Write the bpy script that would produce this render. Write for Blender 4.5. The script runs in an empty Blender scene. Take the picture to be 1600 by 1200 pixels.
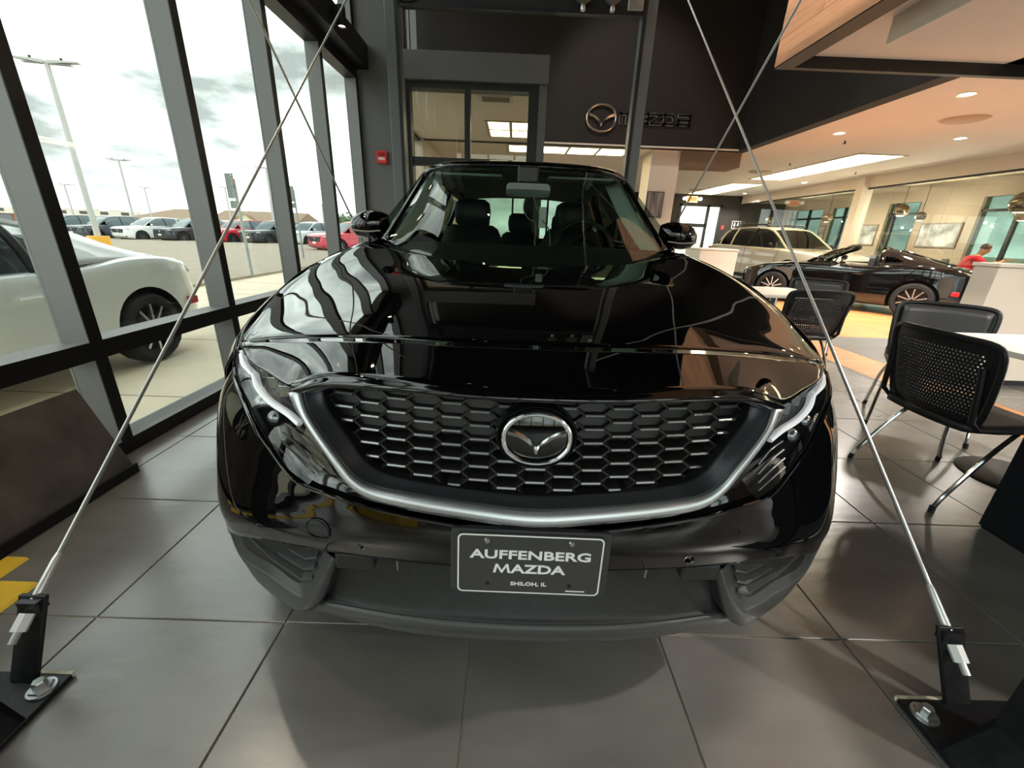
import bpy, bmesh, math, random
from mathutils import Vector as Vec, Matrix
random.seed(7)
sc = bpy.context.scene
COL = sc.collection

# ------------------------------------------------------------------ camera
F_PX = 640.0
ROLL, PITCH, YAW = math.radians(2.2), math.atan(236 / 640), math.radians(0.5)
CAM = Vec((0, 0, 1.2))
fw = Vec((math.sin(YAW) * math.cos(PITCH), math.cos(YAW) * math.cos(PITCH), -math.sin(PITCH)))
rt0 = Vec((math.cos(YAW), -math.sin(YAW), 0))
dn0 = -rt0.cross(fw)
cr_, sr_ = math.cos(ROLL), math.sin(ROLL)
ax = rt0 * cr_ - dn0 * sr_
ay = -(rt0 * sr_ + dn0 * cr_)
cam_d = bpy.data.cameras.new('camera')
cam_d.sensor_fit = 'HORIZONTAL'
cam_d.sensor_width = 36
cam_d.lens = F_PX * 36 / 1600
cam_d.clip_start = 0.02
cam_d.clip_end = 600
cam = bpy.data.objects.new('camera', cam_d)
COL.objects.link(cam)
m = Matrix((ax, ay, -fw)).transposed().to_4x4()
m.translation = CAM
cam.matrix_world = m
sc.camera = cam
vs = sc.view_settings
vs.view_transform = 'Standard'
vs.look = 'None'
vs.exposure = 0.47
vs.gamma = 1
vs.use_curve_mapping = False
sc.cycles.use_denoising = True
sc.cycles.max_bounces = 10
sc.cycles.transparent_max_bounces = 16
sc.cycles.sample_clamp_indirect = 6

# ------------------------------------------------------------------ overcast sky
w = bpy.data.worlds.new('overcast_sky')
sc.world = w
w.use_nodes = True
nt = w.node_tree
bg = nt.nodes['Background']
tc = nt.nodes.new('ShaderNodeTexCoord')
mp = nt.nodes.new('ShaderNodeMapping')
mp.inputs['Scale'].default_value = (1.6, 1.6, 4.2)
ns = nt.nodes.new('ShaderNodeTexNoise')
ns.inputs['Scale'].default_value = 1.5
ns.inputs['Detail'].default_value = 6
ns.inputs['Roughness'].default_value = 0.55
rp = nt.nodes.new('ShaderNodeValToRGB')
rp.color_ramp.elements[0].position = 0.40
rp.color_ramp.elements[0].color = (0.125, 0.129, 0.129, 1)
rp.color_ramp.elements[1].position = 0.78
rp.color_ramp.elements[1].color = (0.98, 1.0, 0.985, 1)
nt.links.new(tc.outputs['Generated'], mp.inputs['Vector'])
nt.links.new(mp.outputs['Vector'], ns.inputs['Vector'])
nt.links.new(ns.outputs['Fac'], rp.inputs['Fac'])
nt.links.new(rp.outputs['Color'], bg.inputs['Color'])
bg.inputs['Strength'].default_value = 5.0

# ------------------------------------------------------------------ materials
def lin(c):
    return tuple(((v / 255) / 12.92 if v / 255 <= 0.04045 else ((v / 255 + 0.055) / 1.055) ** 2.4) for v in c)

MATS = {}
def mat(name, rgb, rough=0.5, metal=0.0, ior=1.45, coat=0.0, emit=0.0, spec=None, noise=None, bump=None, rand=0.0):
    """rgb in sRGB 0-255; noise=(scale,amount[,stretch xyz]); bump=(scale,strength)"""
    if name in MATS:
        return MATS[name]
    M = bpy.data.materials.new(name)
    M.use_nodes = True
    t = M.node_tree
    b = t.nodes['Principled BSDF']
    c = (*lin(rgb), 1)
    b.inputs['Base Color'].default_value = c
    b.inputs['Roughness'].default_value = rough
    b.inputs['Metallic'].default_value = metal
    b.inputs['IOR'].default_value = ior
    b.inputs['Coat Weight'].default_value = coat
    b.inputs['Coat Roughness'].default_value = 0.02
    if spec is not None:
        b.inputs['Specular IOR Level'].default_value = spec
    if emit:
        b.inputs['Emission Color'].default_value = c
        b.inputs['Emission Strength'].default_value = emit
    if noise or bump or rand:
        tcn = t.nodes.new('ShaderNodeTexCoord')
        mpn = t.nodes.new('ShaderNodeMapping')
        t.links.new(tcn.outputs['Object'], mpn.inputs['Vector'])
        if noise and len(noise) > 2:
            mpn.inputs['Scale'].default_value = noise[2]
    if noise or rand:
        hs = t.nodes.new('ShaderNodeHueSaturation')
        hs.inputs['Color'].default_value = c
        t.links.new(hs.outputs['Color'], b.inputs['Base Color'])
        src = None
        if noise:
            n = t.nodes.new('ShaderNodeTexNoise')
            n.inputs['Scale'].default_value = noise[0]
            n.inputs['Detail'].default_value = 5
            t.links.new(mpn.outputs['Vector'], n.inputs['Vector'])
            r = t.nodes.new('ShaderNodeMapRange')
            r.inputs['From Min'].default_value = 0.3
            r.inputs['From Max'].default_value = 0.7
            r.inputs['To Min'].default_value = 1 - noise[1]
            r.inputs['To Max'].default_value = 1 + noise[1]
            t.links.new(n.outputs['Fac'], r.inputs['Value'])
            src = r.outputs['Result']
            if rand:
                oi2 = t.nodes.new('ShaderNodeObjectInfo')
                cx = t.nodes.new('ShaderNodeCombineXYZ')
                ml = t.nodes.new('ShaderNodeMath'); ml.operation = 'MULTIPLY'; ml.inputs[1].default_value = 40
                t.links.new(oi2.outputs['Random'], ml.inputs[0])
                t.links.new(ml.outputs[0], cx.inputs[0]); t.links.new(ml.outputs[0], cx.inputs[2])
                t.links.new(cx.outputs[0], mpn.inputs['Location'])
        if rand:
            oi = t.nodes.new('ShaderNodeObjectInfo')
            r2 = t.nodes.new('ShaderNodeMapRange')
            r2.inputs['To Min'].default_value = 1 - rand
            r2.inputs['To Max'].default_value = 1 + rand
            t.links.new(oi.outputs['Random'], r2.inputs['Value'])
            if src:
                mu = t.nodes.new('ShaderNodeMath'); mu.operation = 'MULTIPLY'
                t.links.new(src, mu.inputs[0]); t.links.new(r2.outputs['Result'], mu.inputs[1])
                src = mu.outputs[0]
            else:
                src = r2.outputs['Result']
        t.links.new(src, hs.inputs['Value'])
    if bump:
        n2 = t.nodes.new('ShaderNodeTexNoise')
        n2.inputs['Scale'].default_value = bump[0]
        n2.inputs['Detail'].default_value = 4
        t.links.new(mpn.outputs['Vector'], n2.inputs['Vector'])
        bp = t.nodes.new('ShaderNodeBump')
        bp.inputs['Strength'].default_value = bump[1]
        bp.inputs['Distance'].default_value = 0.01
        t.links.new(n2.outputs['Fac'], bp.inputs['Height'])
        t.links.new(bp.outputs['Normal'], b.inputs['Normal'])
    MATS[name] = M
    return M

def glass(name, tint=(235, 242, 238), f0=0.05, rough=0.0):
    if name in MATS:
        return MATS[name]
    M = bpy.data.materials.new(name)
    M.use_nodes = True
    t = M.node_tree
    t.nodes.remove(t.nodes['Principled BSDF'])
    o = t.nodes['Material Output']
    tr = t.nodes.new('ShaderNodeBsdfTransparent'); tr.inputs[0].default_value = (*lin(tint), 1)
    gl = t.nodes.new('ShaderNodeBsdfGlossy'); gl.inputs['Roughness'].default_value = rough
    lw = t.nodes.new('ShaderNodeLayerWeight'); lw.inputs['Blend'].default_value = 0.5
    pw = t.nodes.new('ShaderNodeMath'); pw.operation = 'POWER'; pw.inputs[1].default_value = 5
    ma = t.nodes.new('ShaderNodeMath'); ma.operation = 'MULTIPLY_ADD'; ma.inputs[1].default_value = 1 - f0; ma.inputs[2].default_value = f0
    mx = t.nodes.new('ShaderNodeMixShader')
    t.links.new(lw.outputs['Facing'], pw.inputs[0]); t.links.new(pw.outputs[0], ma.inputs[0])
    t.links.new(ma.outputs[0], mx.inputs[0]); t.links.new(tr.outputs[0], mx.inputs[1]); t.links.new(gl.outputs[0], mx.inputs[2])
    t.links.new(mx.outputs[0], o.inputs[0])
    MATS[name] = M
    return M

TILE = mat('floor_tile', (110, 107, 103), 0.26, ior=2.1, noise=(3.0, 0.16, (1, 2.2, 1)), bump=(9, 0.10), rand=0.05)
GROUT = mat('grout', (196, 180, 160), 0.7)
PLANK = mat('wood_plank', (186, 126, 76), 0.35, noise=(5, 0.22, (0.5, 9, 1)), rand=0.12)
WOODWALL = mat('wood_cladding', (190, 138, 104), 0.55, noise=(4, 0.16, (1, 0.6, 9)), rand=0.10)
ALU = mat('grey_aluminium', (128, 128, 128), 0.55, metal=0.2)
ALU_DK = mat('black_aluminium', (22, 21, 21), 0.45)  # also colours the backlit shade on the window frames' inner faces
PANE = glass('window_glass', (240, 246, 243), 0.04)
PANE2 = glass('office_glass', (238, 240, 234), 0.05)
BEIGE = mat('beige_ceiling', (224, 212, 202), 0.85, noise=(1.2, 0.02))
BEIGEW = mat('beige_wall', (220, 206, 192), 0.8, noise=(1.2, 0.02))
TAUPE = mat('taupe_wall', (165, 150, 132), 0.8)
DARKW = mat('dark_brown_wall', (40, 35, 32), 0.75, noise=(3, 0.10))
DARKG = mat('charcoal_wall', (92, 91, 90), 0.6, noise=(2, 0.05))
BLACKC = mat('black_ceiling', (14, 14, 14), 0.9)
BLACKM = mat('matt_black', (20, 20, 21), 0.55)
BLKPL = mat('black_plastic', (26, 26, 27), 0.42)
STEELB = mat('black_steel', (24, 25, 28), 0.38, noise=(14, 0.5), bump=(30, 0.15))
STEEL = mat('zinc_steel', (188, 190, 192), 0.3, metal=0.9, noise=(25, 0.12))
RODM = mat('galvanised_rod', (196, 196, 192), 0.35, metal=0.7)
CHROME = mat('chrome', (214, 216, 218), 0.08, metal=1.0)
CHROMES = mat('satin_chrome', (190, 192, 194), 0.24, metal=1.0)
WHITEP = mat('white_laminate', (224, 215, 202), 0.45)
LAMP = mat('lamp_diffuser', (255, 240, 190), 0.5, emit=5)
LAMPW = mat('lamp_spot', (255, 236, 200), 0.5, emit=12)
YELLOW = mat('hazard_yellow', (226, 186, 52), 0.5, noise=(5, 0.08))
RED = mat('alarm_red', (196, 24, 30), 0.35)
WHITE = mat('white_paint', (238, 238, 236), 0.4)

# ------------------------------------------------------------------ mesh helpers
def crom(pts, per):
    """Catmull-Rom through pts, 'per' samples per segment"""
    P = [Vec(p) for p in pts]
    out = []
    n = len(P)
    for i in range(n - 1):
        p0 = P[i - 1] if i > 0 else P[0] * 2 - P[1]
        p3 = P[i + 2] if i + 2 < n else P[-1] * 2 - P[-2]
        p1, p2 = P[i], P[i + 1]
        for k in range(per):
            t = k / per
            out.append(0.5 * ((2 * p1) + (p2 - p0) * t + (2 * p0 - 5 * p1 + 4 * p2 - p3) * t * t + (3 * p1 - p0 - 3 * p2 + p3) * t * t * t))
    out.append(P[-1])
    return out

def full(half):
    """mirror a half row (x>=0 from the centre outwards) to a full row"""
    return [(-p[0], p[1], p[2]) for p in reversed(half[1:])] + [tuple(p) for p in half]

def loft(rows, pu, pv):
    R = [crom(r, pu) for r in rows]
    cols = [crom([r[j] for r in R], pv) for j in range(len(R[0]))]
    return [[c[i] for c in cols] for i in range(len(cols[0]))]

class MB:
    def __init__(s):
        s.v, s.f = [], []
    def add(s, vs, fs):
        o = len(s.v)
        s.v += [tuple(p) for p in vs]
        s.f += [tuple(i + o for i in f) for f in fs]
        return s
    def box(s, x0, x1, y0, y1, z0, z1, M=None):
        vs = [Vec((x, y, z)) for z in (z0, z1) for y in (y0, y1) for x in (x0, x1)]
        if M is not None:
            vs = [M @ p for p in vs]
        return s.add(vs, [(0, 2, 3, 1), (4, 5, 7, 6), (0, 1, 5, 4), (2, 6, 7, 3), (0, 4, 6, 2), (1, 3, 7, 5)])
    def grid(s, rows, closed=False):
        nr, nc = len(rows), len(rows[0])
        vs = [p for r in rows for p in r]
        fs = []
        for i in range(nr - 1):
            for j in range(nc - 1 + (1 if closed else 0)):
                a, b = i * nc + j, i * nc + (j + 1) % nc
                fs.append((a, b, b + nc, a + nc))
        return s.add(vs, fs)
    def tube(s, path, r, n=8, caps=True, flat=None):
        P = [Vec(p) for p in path]
        rs = r if isinstance(r, (list, tuple)) else [r] * len(P)
        rows = []
        up = None
        for i, p in enumerate(P):
            d = (P[min(i + 1, len(P) - 1)] - P[max(i - 1, 0)])
            if d.length < 1e-9:
                d = Vec((0, 0, 1))
            d.normalize()
            if up is None:
                up = Vec((0, 0, 1)) if abs(d.z) < 0.9 else Vec((0, 1, 0))
            a = d.cross(up)
            if a.length < 1e-6:
                a = d.cross(Vec((1, 0, 0)))
            a.normalize()
            b = a.cross(d)
            up = b
            fl = flat or 1
            rows.append([p + a * math.cos(2 * math.pi * k / n) * rs[i] + b * math.sin(2 * math.pi * k / n) * rs[i] * fl for k in range(n)])
        o = len(s.v)
        s.grid(rows, True)
        if caps:
            s.f.append(tuple(o + k for k in reversed(range(n))))
            s.f.append(tuple(o + (len(P) - 1) * n + k for k in range(n)))
        return s
    def cyl(s, p0, p1, r0, r1=None, n=16, caps=True):
        return s.tube([p0, p1], [r0, r0 if r1 is None else r1], n, caps)
    def lathe(s, prof, n=24, M=None):
        """prof [(r,z)] about local z"""
        rows = []
        for r, z in prof:
            row = [Vec((r * math.cos(2 * math.pi * k / n), r * math.sin(2 * math.pi * k / n), z)) for k in range(n)]
            rows.append([M @ p for p in row] if M is not None else row)
        return s.grid(rows, True)
    def prism(s, poly, d, plane='y', base=0.0):
        """extrude a 2D polygon: plane 'y' -> (x,z) from y=base to base+d; 'x' -> (y,z); 'z' -> (x,y)"""
        def mk(p, t):
            return (p[0], t, p[1]) if plane == 'y' else ((t, p[0], p[1]) if plane == 'x' else (p[0], p[1], t))
        n = len(poly)
        vs = [mk(p, base) for p in poly] + [mk(p, base + d) for p in poly]
        fs = [tuple(range(n)), tuple(range(2 * n - 1, n - 1, -1))] + [(i, i + n, (i + 1) % n + n, (i + 1) % n) for i in range(n)]
        return s.add(vs, fs)
    def xf(s, M):
        s.v = [tuple(M @ Vec(p)) for p in s.v]
        return s
    def mirror(s):
        return MB().add([(-p[0], p[1], p[2]) for p in s.v], [tuple(reversed(f)) for f in s.f])
    def join(s, o):
        return s.add(o.v, o.f)
    def mesh(s, name, m=None, smooth=35, recalc=True):
        me = bpy.data.meshes.new(name)
        me.from_pydata(s.v, [], s.f)
        if recalc:
            bm = bmesh.new(); bm.from_mesh(me)
            bmesh.ops.remove_doubles(bm, verts=bm.verts, dist=1e-5)
            bmesh.ops.recalc_face_normals(bm, faces=bm.faces)
            bm.to_mesh(me); bm.free()
        if m is not None:
            me.materials.append(m)
        if smooth:
            me.polygons.foreach_set('use_smooth', [True] * len(me.polygons))
            me.set_sharp_from_angle(angle=math.radians(smooth))
        me.update()
        return me
    def build(s, name, m, parent=None, smooth=35, bevel=0, solid=0, recalc=True, off=-1):
        o = bpy.data.objects.new(name, s.mesh(name, m, smooth, recalc))
        COL.objects.link(o)
        if parent is not None:
            o.parent = parent
        if solid:
            md = o.modifiers.new('thickness', 'SOLIDIFY'); md.thickness = solid; md.offset = off
        if bevel:
            md = o.modifiers.new('bevel', 'BEVEL'); md.width = bevel; md.segments = 2; md.limit_method = 'ANGLE'; md.angle_limit = math.radians(40)
            md.harden_normals = False
        return o

def tag(o, label, cat=None, group=None, kind=None):
    o['label'] = label
    if cat: o['category'] = cat
    if group: o['group'] = group
    if kind: o['kind'] = kind
    return o
def thing(name, label, cat, loc=(0, 0, 0), rz=0.0, group=None, kind=None):
    o = bpy.data.objects.new(name, None)
    o.empty_display_size = 0.1
    COL.objects.link(o)
    o.location = loc
    o.rotation_euler = (0, 0, rz)
    return tag(o, label, cat, group, kind)
def struct(name, label=None):
    o = bpy.data.objects.new(name, None)
    o.empty_display_size = 0.1
    COL.objects.link(o)
    o['kind'] = 'structure'
    if label: o['label'] = label
    return o
def inst(name, me, parent, loc=(0, 0, 0), rot=(0, 0, 0), scale=(1, 1, 1)):
    o = bpy.data.objects.new(name, me)
    COL.objects.link(o)
    o.parent = parent
    o.location, o.rotation_euler, o.scale = loc, rot, scale
    return o
def copy_tree(o, parent=None):
    c = o.copy(); COL.objects.link(c)
    if parent is not None: c.parent = parent
    for ch in list(o.children):
        copy_tree(ch, c)
    return c
def text_mb(body, size, extrude, bold=0.0, spacing=1.0, shear=0.0):
    cu = bpy.data.curves.new('txt', 'FONT')
    cu.body = body; cu.size = size; cu.extrude = extrude; cu.offset = bold
    cu.align_x = 'CENTER'; cu.align_y = 'CENTER'; cu.space_character = spacing; cu.resolution_u = 3
    cu.shear = shear
    o = bpy.data.objects.new('txt', cu); COL.objects.link(o)
    bpy.context.view_layer.update()
    me = bpy.data.meshes.new_from_object(o.evaluated_get(bpy.context.evaluated_depsgraph_get()))
    b = MB().add([tuple(v.co) for v in me.vertices], [tuple(p.vertices) for p in me.polygons])
    bpy.data.objects.remove(o); bpy.data.curves.remove(cu); bpy.data.meshes.remove(me)
    # text lies in XY facing +Z -> stand it up facing -Y
    return b.xf(Matrix.Rotation(math.radians(90), 4, 'X'))
def lamp(name, kind, parent, loc, energy, color=(1, .9, .75), size=.1, spot=None, rot=(0, 0, 0)):
    l = bpy.data.lights.new(name, kind); l.energy = energy; l.color = color
    if kind == 'SPOT':
        l.spot_size = spot; l.spot_blend = 0.6; l.shadow_soft_size = size
    elif kind == 'AREA':
        l.shape = 'DISK'; l.size = size
    else:
        l.shadow_soft_size = size
    o = bpy.data.objects.new(name, l); COL.objects.link(o)
    o.parent = parent; o.location = loc; o.rotation_euler = rot
    return o
R = math.radians
# ================================================================== ROOM
def sbox(name, b, m, parent=None, label=None, bevel=0):
    o = MB().box(*b).build(name, m, parent, 0, bevel)
    if parent is None:
        o['kind'] = 'structure'
        if label: o['label'] = label
    return o

# ---- floor: grout bed, single tiles, planks
floor = sbox('floor', (-2.2, 11.6, -4.5, 19.0, -0.15, -0.006), GROUT, label='dark grey tiled showroom floor with wood inlay')
def pix(p):
    d = Vec(p) - CAM
    wv = d.dot(fw)
    if wv < 0.05:
        return None
    u, v = d.dot(rt0) * F_PX / wv, d.dot(dn0) * F_PX / wv
    return 800 + u * cr_ - v * sr_, 600 + u * sr_ + v * cr_
def wood_at(x, y):
    return (3.55 <= x < 4.12 and 1.6 <= y < 5.65) or (3.55 <= x < 7.3 and 5.65 <= y < 9.6)
TS = 0.6
tiles = []
for i in range(-2, 21):
    for j in range(-9, 31):
        x0, y0 = -1.29 + i * TS, 0.966 + j * TS
        x1, y1 = x0 + TS, y0 + TS
        x0c, y0c, x1c, y1c = max(x0, -2.05), max(y0, -4.4), min(x1, 11.5), min(y1, 18.9)
        if x1c - x0c < 0.02 or y1c - y0c < 0.02:
            continue
        segs = [(x0c, x1c, y0c, y1c)]
        # cut around the wood inlay
        for (a, b, c, d) in ((3.55, 4.12, 1.6, 5.65), (3.55, 7.3, 5.65, 9.6)):
            out = []
            for (p, q, r, s) in segs:
                ix0, ix1, iy0, iy1 = max(p, a), min(q, b), max(r, c), min(s, d)
                if ix1 <= ix0 or iy1 <= iy0:
                    out.append((p, q, r, s)); continue
                if p < ix0: out.append((p, ix0, r, s))
                if ix1 < q: out.append((ix1, q, r, s))
                if r < iy0: out.append((ix0, ix1, r, iy0))
                if iy1 < s: out.append((ix0, ix1, iy1, s))
            segs = out
        for sgm in segs:
            if sgm[1] - sgm[0] > 0.03 and sgm[3] - sgm[2] > 0.03:
                tiles.append(sgm)
def tile_px(t):
    P = [pix((x, y, 0)) for x in t[:2] for y in t[2:]]
    if any(p is None for p in P): return 0
    xs, ys = [p[0] for p in P], [p[1] for p in P]
    if max(xs) < 0 or min(xs) > 1600 or max(ys) < 0 or min(ys) > 1200: return 0
    return (max(xs) - min(xs)) * (max(ys) - min(ys))
tiles.sort(key=tile_px, reverse=True)
tile_me = {}
def tile_mesh(wx, wy, m, nm):
    k = (round(wx, 3), round(wy, 3), nm)
    if k not in tile_me:
        b = MB()
        c = 0.002
        hx, hy = wx / 2 - 0.0022, wy / 2 - 0.0022
        lo = [(-hx, -hy, -0.006), (hx, -hy, -0.006), (hx, hy, -0.006), (-hx, hy, -0.006)]
        md_ = [(-hx, -hy, -c), (hx, -hy, -c), (hx, hy, -c), (-hx, hy, -c)]
        hi = [(-hx + c, -hy + c, 0), (hx - c, -hy + c, 0), (hx - c, hy - c, 0), (-hx + c, hy - c, 0)]
        b.grid([lo, md_, hi], True)
        b.f.append((8, 9, 10, 11))
        tile_me[k] = b.mesh(nm, m, 0)
    return tile_me[k]
for t in tiles[:290]:
    inst('tile', tile_mesh(t[1] - t[0], t[3] - t[2], TILE, 'tile'), floor, ((t[0] + t[1]) / 2, (t[2] + t[3]) / 2, random.uniform(-0.0004, 0.0004)))
fb = MB()
for t in tiles[290:]:
    fb.box(t[0] + .0022, t[1] - .0022, t[2] + .0022, t[3] - .0022, -0.006, 0)
tag(fb.build('tile_field', TILE, floor, 0), 'distant floor tiles', kind='stuff')
for (X0_, X1_, Y0_, Y1_) in ((3.55, 4.12, 1.6, 5.65), (3.55, 7.3, 5.65, 9.6)):
    y = Y0_; row = 0
    PW = 0.19
    while y < Y1_ - 0.01:
        wy = min(PW, Y1_ - y)
        x = X0_ - (row * 0.47 % 1.2)
        while x < X1_ - 0.01:
            a, b = max(x, X0_), min(x + 1.2, X1_)
            if b - a > 0.02:
                inst('plank', tile_mesh(b - a, wy, PLANK, 'plank'), floor, ((a + b) / 2, y + wy / 2, 0))
            x += 1.2
        y += PW; row += 1

# ---- left window wall (bays every 1.05 m)
winl = []
mull_me = MB().box(-2.2, -2.05, -0.03, 0.03, 0.0, 2.96).build('tmp', ALU)
def bay(i, y0, y1, label):
    wr = struct('window_%d' % (i + 1), label)
    sbox('mullion', (-2.2, -2.056, y1 - 0.06, y1, 0.0, 2.96), ALU, wr)
    sbox('mullion_shade_face', (-2.056, -2.05, y1 - 0.062, y1 + 0.002, 0.0, 2.96), ALU_DK, wr)  # black inner faces of mullions, sills and transoms paint their backlit shade
    sbox('sill', (-2.2, -2.056, y0, y1 - 0.06, 0.0, 0.075), ALU, wr)
    sbox('sill_shade_face', (-2.056, -2.05, y0, y1 - 0.06, 0.0, 0.077), ALU_DK, wr)
    sbox('transom', (-2.2, -2.056, y0, y1 - 0.06, 0.535, 0.62), ALU, wr)
    sbox('transom_shade_face', (-2.056, -2.05, y0, y1 - 0.06, 0.533, 0.622), ALU_DK, wr)
    sbox('pane', (-2.19, -2.184, y0, y1 - 0.06, 0.075, 0.535), PANE, wr)
    sbox('pane', (-2.19, -2.184, y0, y1 - 0.06, 0.62, 2.96), PANE, wr)
    sbox('upper_mullion', (-2.2, -2.056, y1 - 0.06, y1, 3.33, 5.8), ALU, wr)
    sbox('upper_mullion_shade_face', (-2.056, -2.05, y1 - 0.062, y1 + 0.002, 3.33, 5.8), ALU_DK, wr)
    sbox('pane', (-2.19, -2.184, y0, y1 - 0.06, 3.33, 5.8), PANE, wr)
    return wr
bpy.data.objects.remove(mull_me)
lab = ['tall window bay in the left glass wall, %s' % s for s in (
    'far behind the camera', 'well behind the camera', 'behind the camera', 'just behind the camera', 'beside the camera', 'at the left edge with the leaning black board', 'with the white coupe rear wheel outside',
    'with the red parked car outside', 'with the silver parked car outside', 'nearest the charcoal stub wall', 'beyond the stub wall', 'in the vestibule', 'at the far end', 'last before the brown wall')]
for i, k in enumerate(range(-5, 9)):
    y1 = 2.0 + 1.05 * k if k < 8 else 10.0
    y0 = 2.0 + 1.05 * (k - 1)
    bay(i, y0, y1, lab[i])
wl = struct('wall_left', 'black beam band between the lower and upper left windows')
MB().box(-2.2, -2.05, -4.5, 10, 2.95, 3.34).build('beam', ALU_DK, wl, 0)
MB().box(-2.05, -1.9, -4.5, 6.2, 3.06, 3.32).build('beam_casing', BLACKM, wl, 0)
MB().box(-2.2, -2.05, -4.5, 10, 5.8, 6.3).build('top_beam', ALU_DK, wl, 0)
MB().box(-2.3, -2.0, 9.9, 19.1, 0, 3.3).build('rear_wall', BEIGEW, wl, 0)
sp_me = None
for n, k in enumerate(range(-3, 5)):
    ys = 0.95 + 1.05 * k
    t = thing('spotlight', 'black cylinder spotlight under the window beam, number %d from the charcoal wall' % (8 - n) if n < 7 else 'lit black cylinder spotlight under the window beam nearest the charcoal wall', 'spotlight', (-1.82, ys, 3.1), group='spotlights along the window beam')
    if n == 0:
        b1 = MB().lathe([(0.0, 0.17), (0.043, 0.17), (0.045, 0.16), (0.045, 0.0), (0.036, 0.0), (0.034, 0.012)], 20)
        b1.box(-0.09, -0.02, -0.02, 0.02, 0.09, 0.13)
        sp_me = b1.mesh('housing', BLACKM)
        ld_me = MB().lathe([(0.0, 0.012), (0.034, 0.012)], 20).mesh('lens', LAMPW)
    inst('housing', sp_me, t)
    inst('lens', ld_me, t)
    lamp('spot_lamp', 'SPOT', t, (0, 0, 0), 22, (1, .87, .68), 0.03, R(80))
labs = ['farthest behind the camera', 'second behind the camera', 'third behind the camera', 'just behind the camera', 'beside the camera', 'third from the charcoal stub wall', 'second from the charcoal stub wall', 'nearest the charcoal stub wall']
n = 0
for o in list(COL.objects):
    if o.name.startswith('spotlight'):
        o['label'] = 'black cylinder spotlight under the window beam, ' + labs[n]; n += 1

# ---- stub wall, vestibule and doors at Y = 6.2
MB().box(-2.05, -1.45, 6.2, 6.4, 0, 6.2).build('wall_stub', DARKG, None, 0)['kind'] = 'structure'
bpy.data.objects['wall_stub']['label'] = 'charcoal stub wall with the red fire alarm'
d1 = struct('door_1', 'dark framed glass vestibule doors behind the black SUV')
MB().box(-1.45, 0.37, 6.16, 6.5, 2.975, 3.28).build('header_box', DARKG, d1, 0, 0.004)
MB().box(-1.45, 0.37, 6.22, 6.4, 2.90, 2.975).build('door_head', ALU_DK, d1, 0)
MB().box(-0.70, -0.625, 6.22, 6.36, 0, 2.9).build('mullion', ALU_DK, d1, 0)
MB().box(0.13, 0.26, 6.22, 6.36, 0, 2.9).build('jamb', ALU_DK, d1, 0)
MB().box(0.26, 0.36, 6.20, 6.40, 0, 2.98).build('jamb', DARKG, d1, 0)
MB().box(-1.45, -1.40, 6.22, 6.36, 0, 2.9).build('jamb', ALU_DK, d1, 0)
MB().box(-1.40, 0.13, 6.24, 6.34, 2.02, 2.12).build('transom', ALU_DK, d1, 0)
MB().box(-1.40, 0.13, 6.24, 6.34, 0.0, 0.25).build('kick_rail', ALU_DK, d1, 0)
for (a, b) in ((-1.40, -0.70), (-0.625, 0.13)):
    MB().box(a, b, 6.28, 6.286, 2.12, 2.9).build('pane', PANE2, d1, 0)
    MB().box(a, b, 6.28, 6.286, 0.25, 2.02).build('pane', PANE2, d1, 0)
ceil_v = sbox('ceiling_vestibule', (-2.05, 0.36, 6.4, 9.9, 3.0, 3.08), BEIGE, label='beige vestibule ceiling')
t = thing('air_vent', 'white square air vent in the vestibule ceiling', 'vent', (-0.33, 6.95, 2.99))
MB().box(-0.25, 0.25, -0.15, 0.15, 0, 0.012).build('frame', mat('vent_white', (205, 196, 184), .6), t, 0)
for k in range(6):
    MB().box(-0.2, 0.2, -0.115 + k * 0.04, -0.1 + k * 0.04, -0.006, 0).build('slat', mat('vent_grey', (150, 142, 132), .6), t, 0)

# ---- brown bulkheads, black ceiling, showroom ceiling
sbox('wall_far_bulkhead', (-2.05, 4.9, 9.9, 10.1, 3.0, 6.3), DARKW, label='dark brown bulkhead wall carrying the chrome sign')
sbox('wall_right_bulkhead', (4.7, 4.9, -4.5, 9.9, 3.0, 6.3), DARKW, label='dark bulkhead above the showroom on the right')
sbox('ceiling_high', (-2.2, 4.9, -4.5, 10.1, 6.2, 6.35), BLACKC, label='high black ceiling above the SUV')
sbox('trim_1', (-2.05, 4.7, 9.88, 9.9, 3.0, 3.03), BEIGE, label='thin pale edge under the brown bulkhead')
cl = sbox('ceiling', (-2.2, 9.75, 10.1, 19.0, 3.0, 3.2), BEIGE, label='low beige showroom ceiling at the far end')
sbox('ceiling_side', (4.9, 9.75, -4.5, 10.1, 3.0, 3.2), BEIGE, label='low beige showroom ceiling on the right')
wb = struct('wall_back', 'glazed entrance front behind the camera')
MB().box(-2.2, 11.6, -4.7, -4.5, 3.9, 6.3).build('wall_panel', DARKW, wb, 0)
MB().box(4.7, 11.6, -4.7, -4.5, 0, 3.9).build('wall_panel', mat('back_wall', (96, 90, 84), .8), wb, 0)
MB().box(-2.2, 4.7, -4.7, -4.5, 0, .55).build('wall_panel', DARKW, wb, 0)
for k in range(7):
    xa = -2.05 + k * .965
    MB().box(xa, xa + .07, -4.65, -4.5, .55, 3.9).build('mullion', ALU_DK, wb, 0)
    MB().box(xa + .07, xa + .965, -4.6, -4.594, .55, 3.9).build('pane', PANE, wb, 0)
MB().box(-2.05, 4.7, -4.65, -4.5, 2.5, 2.6).build('transom', ALU_DK, wb, 0)
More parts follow.
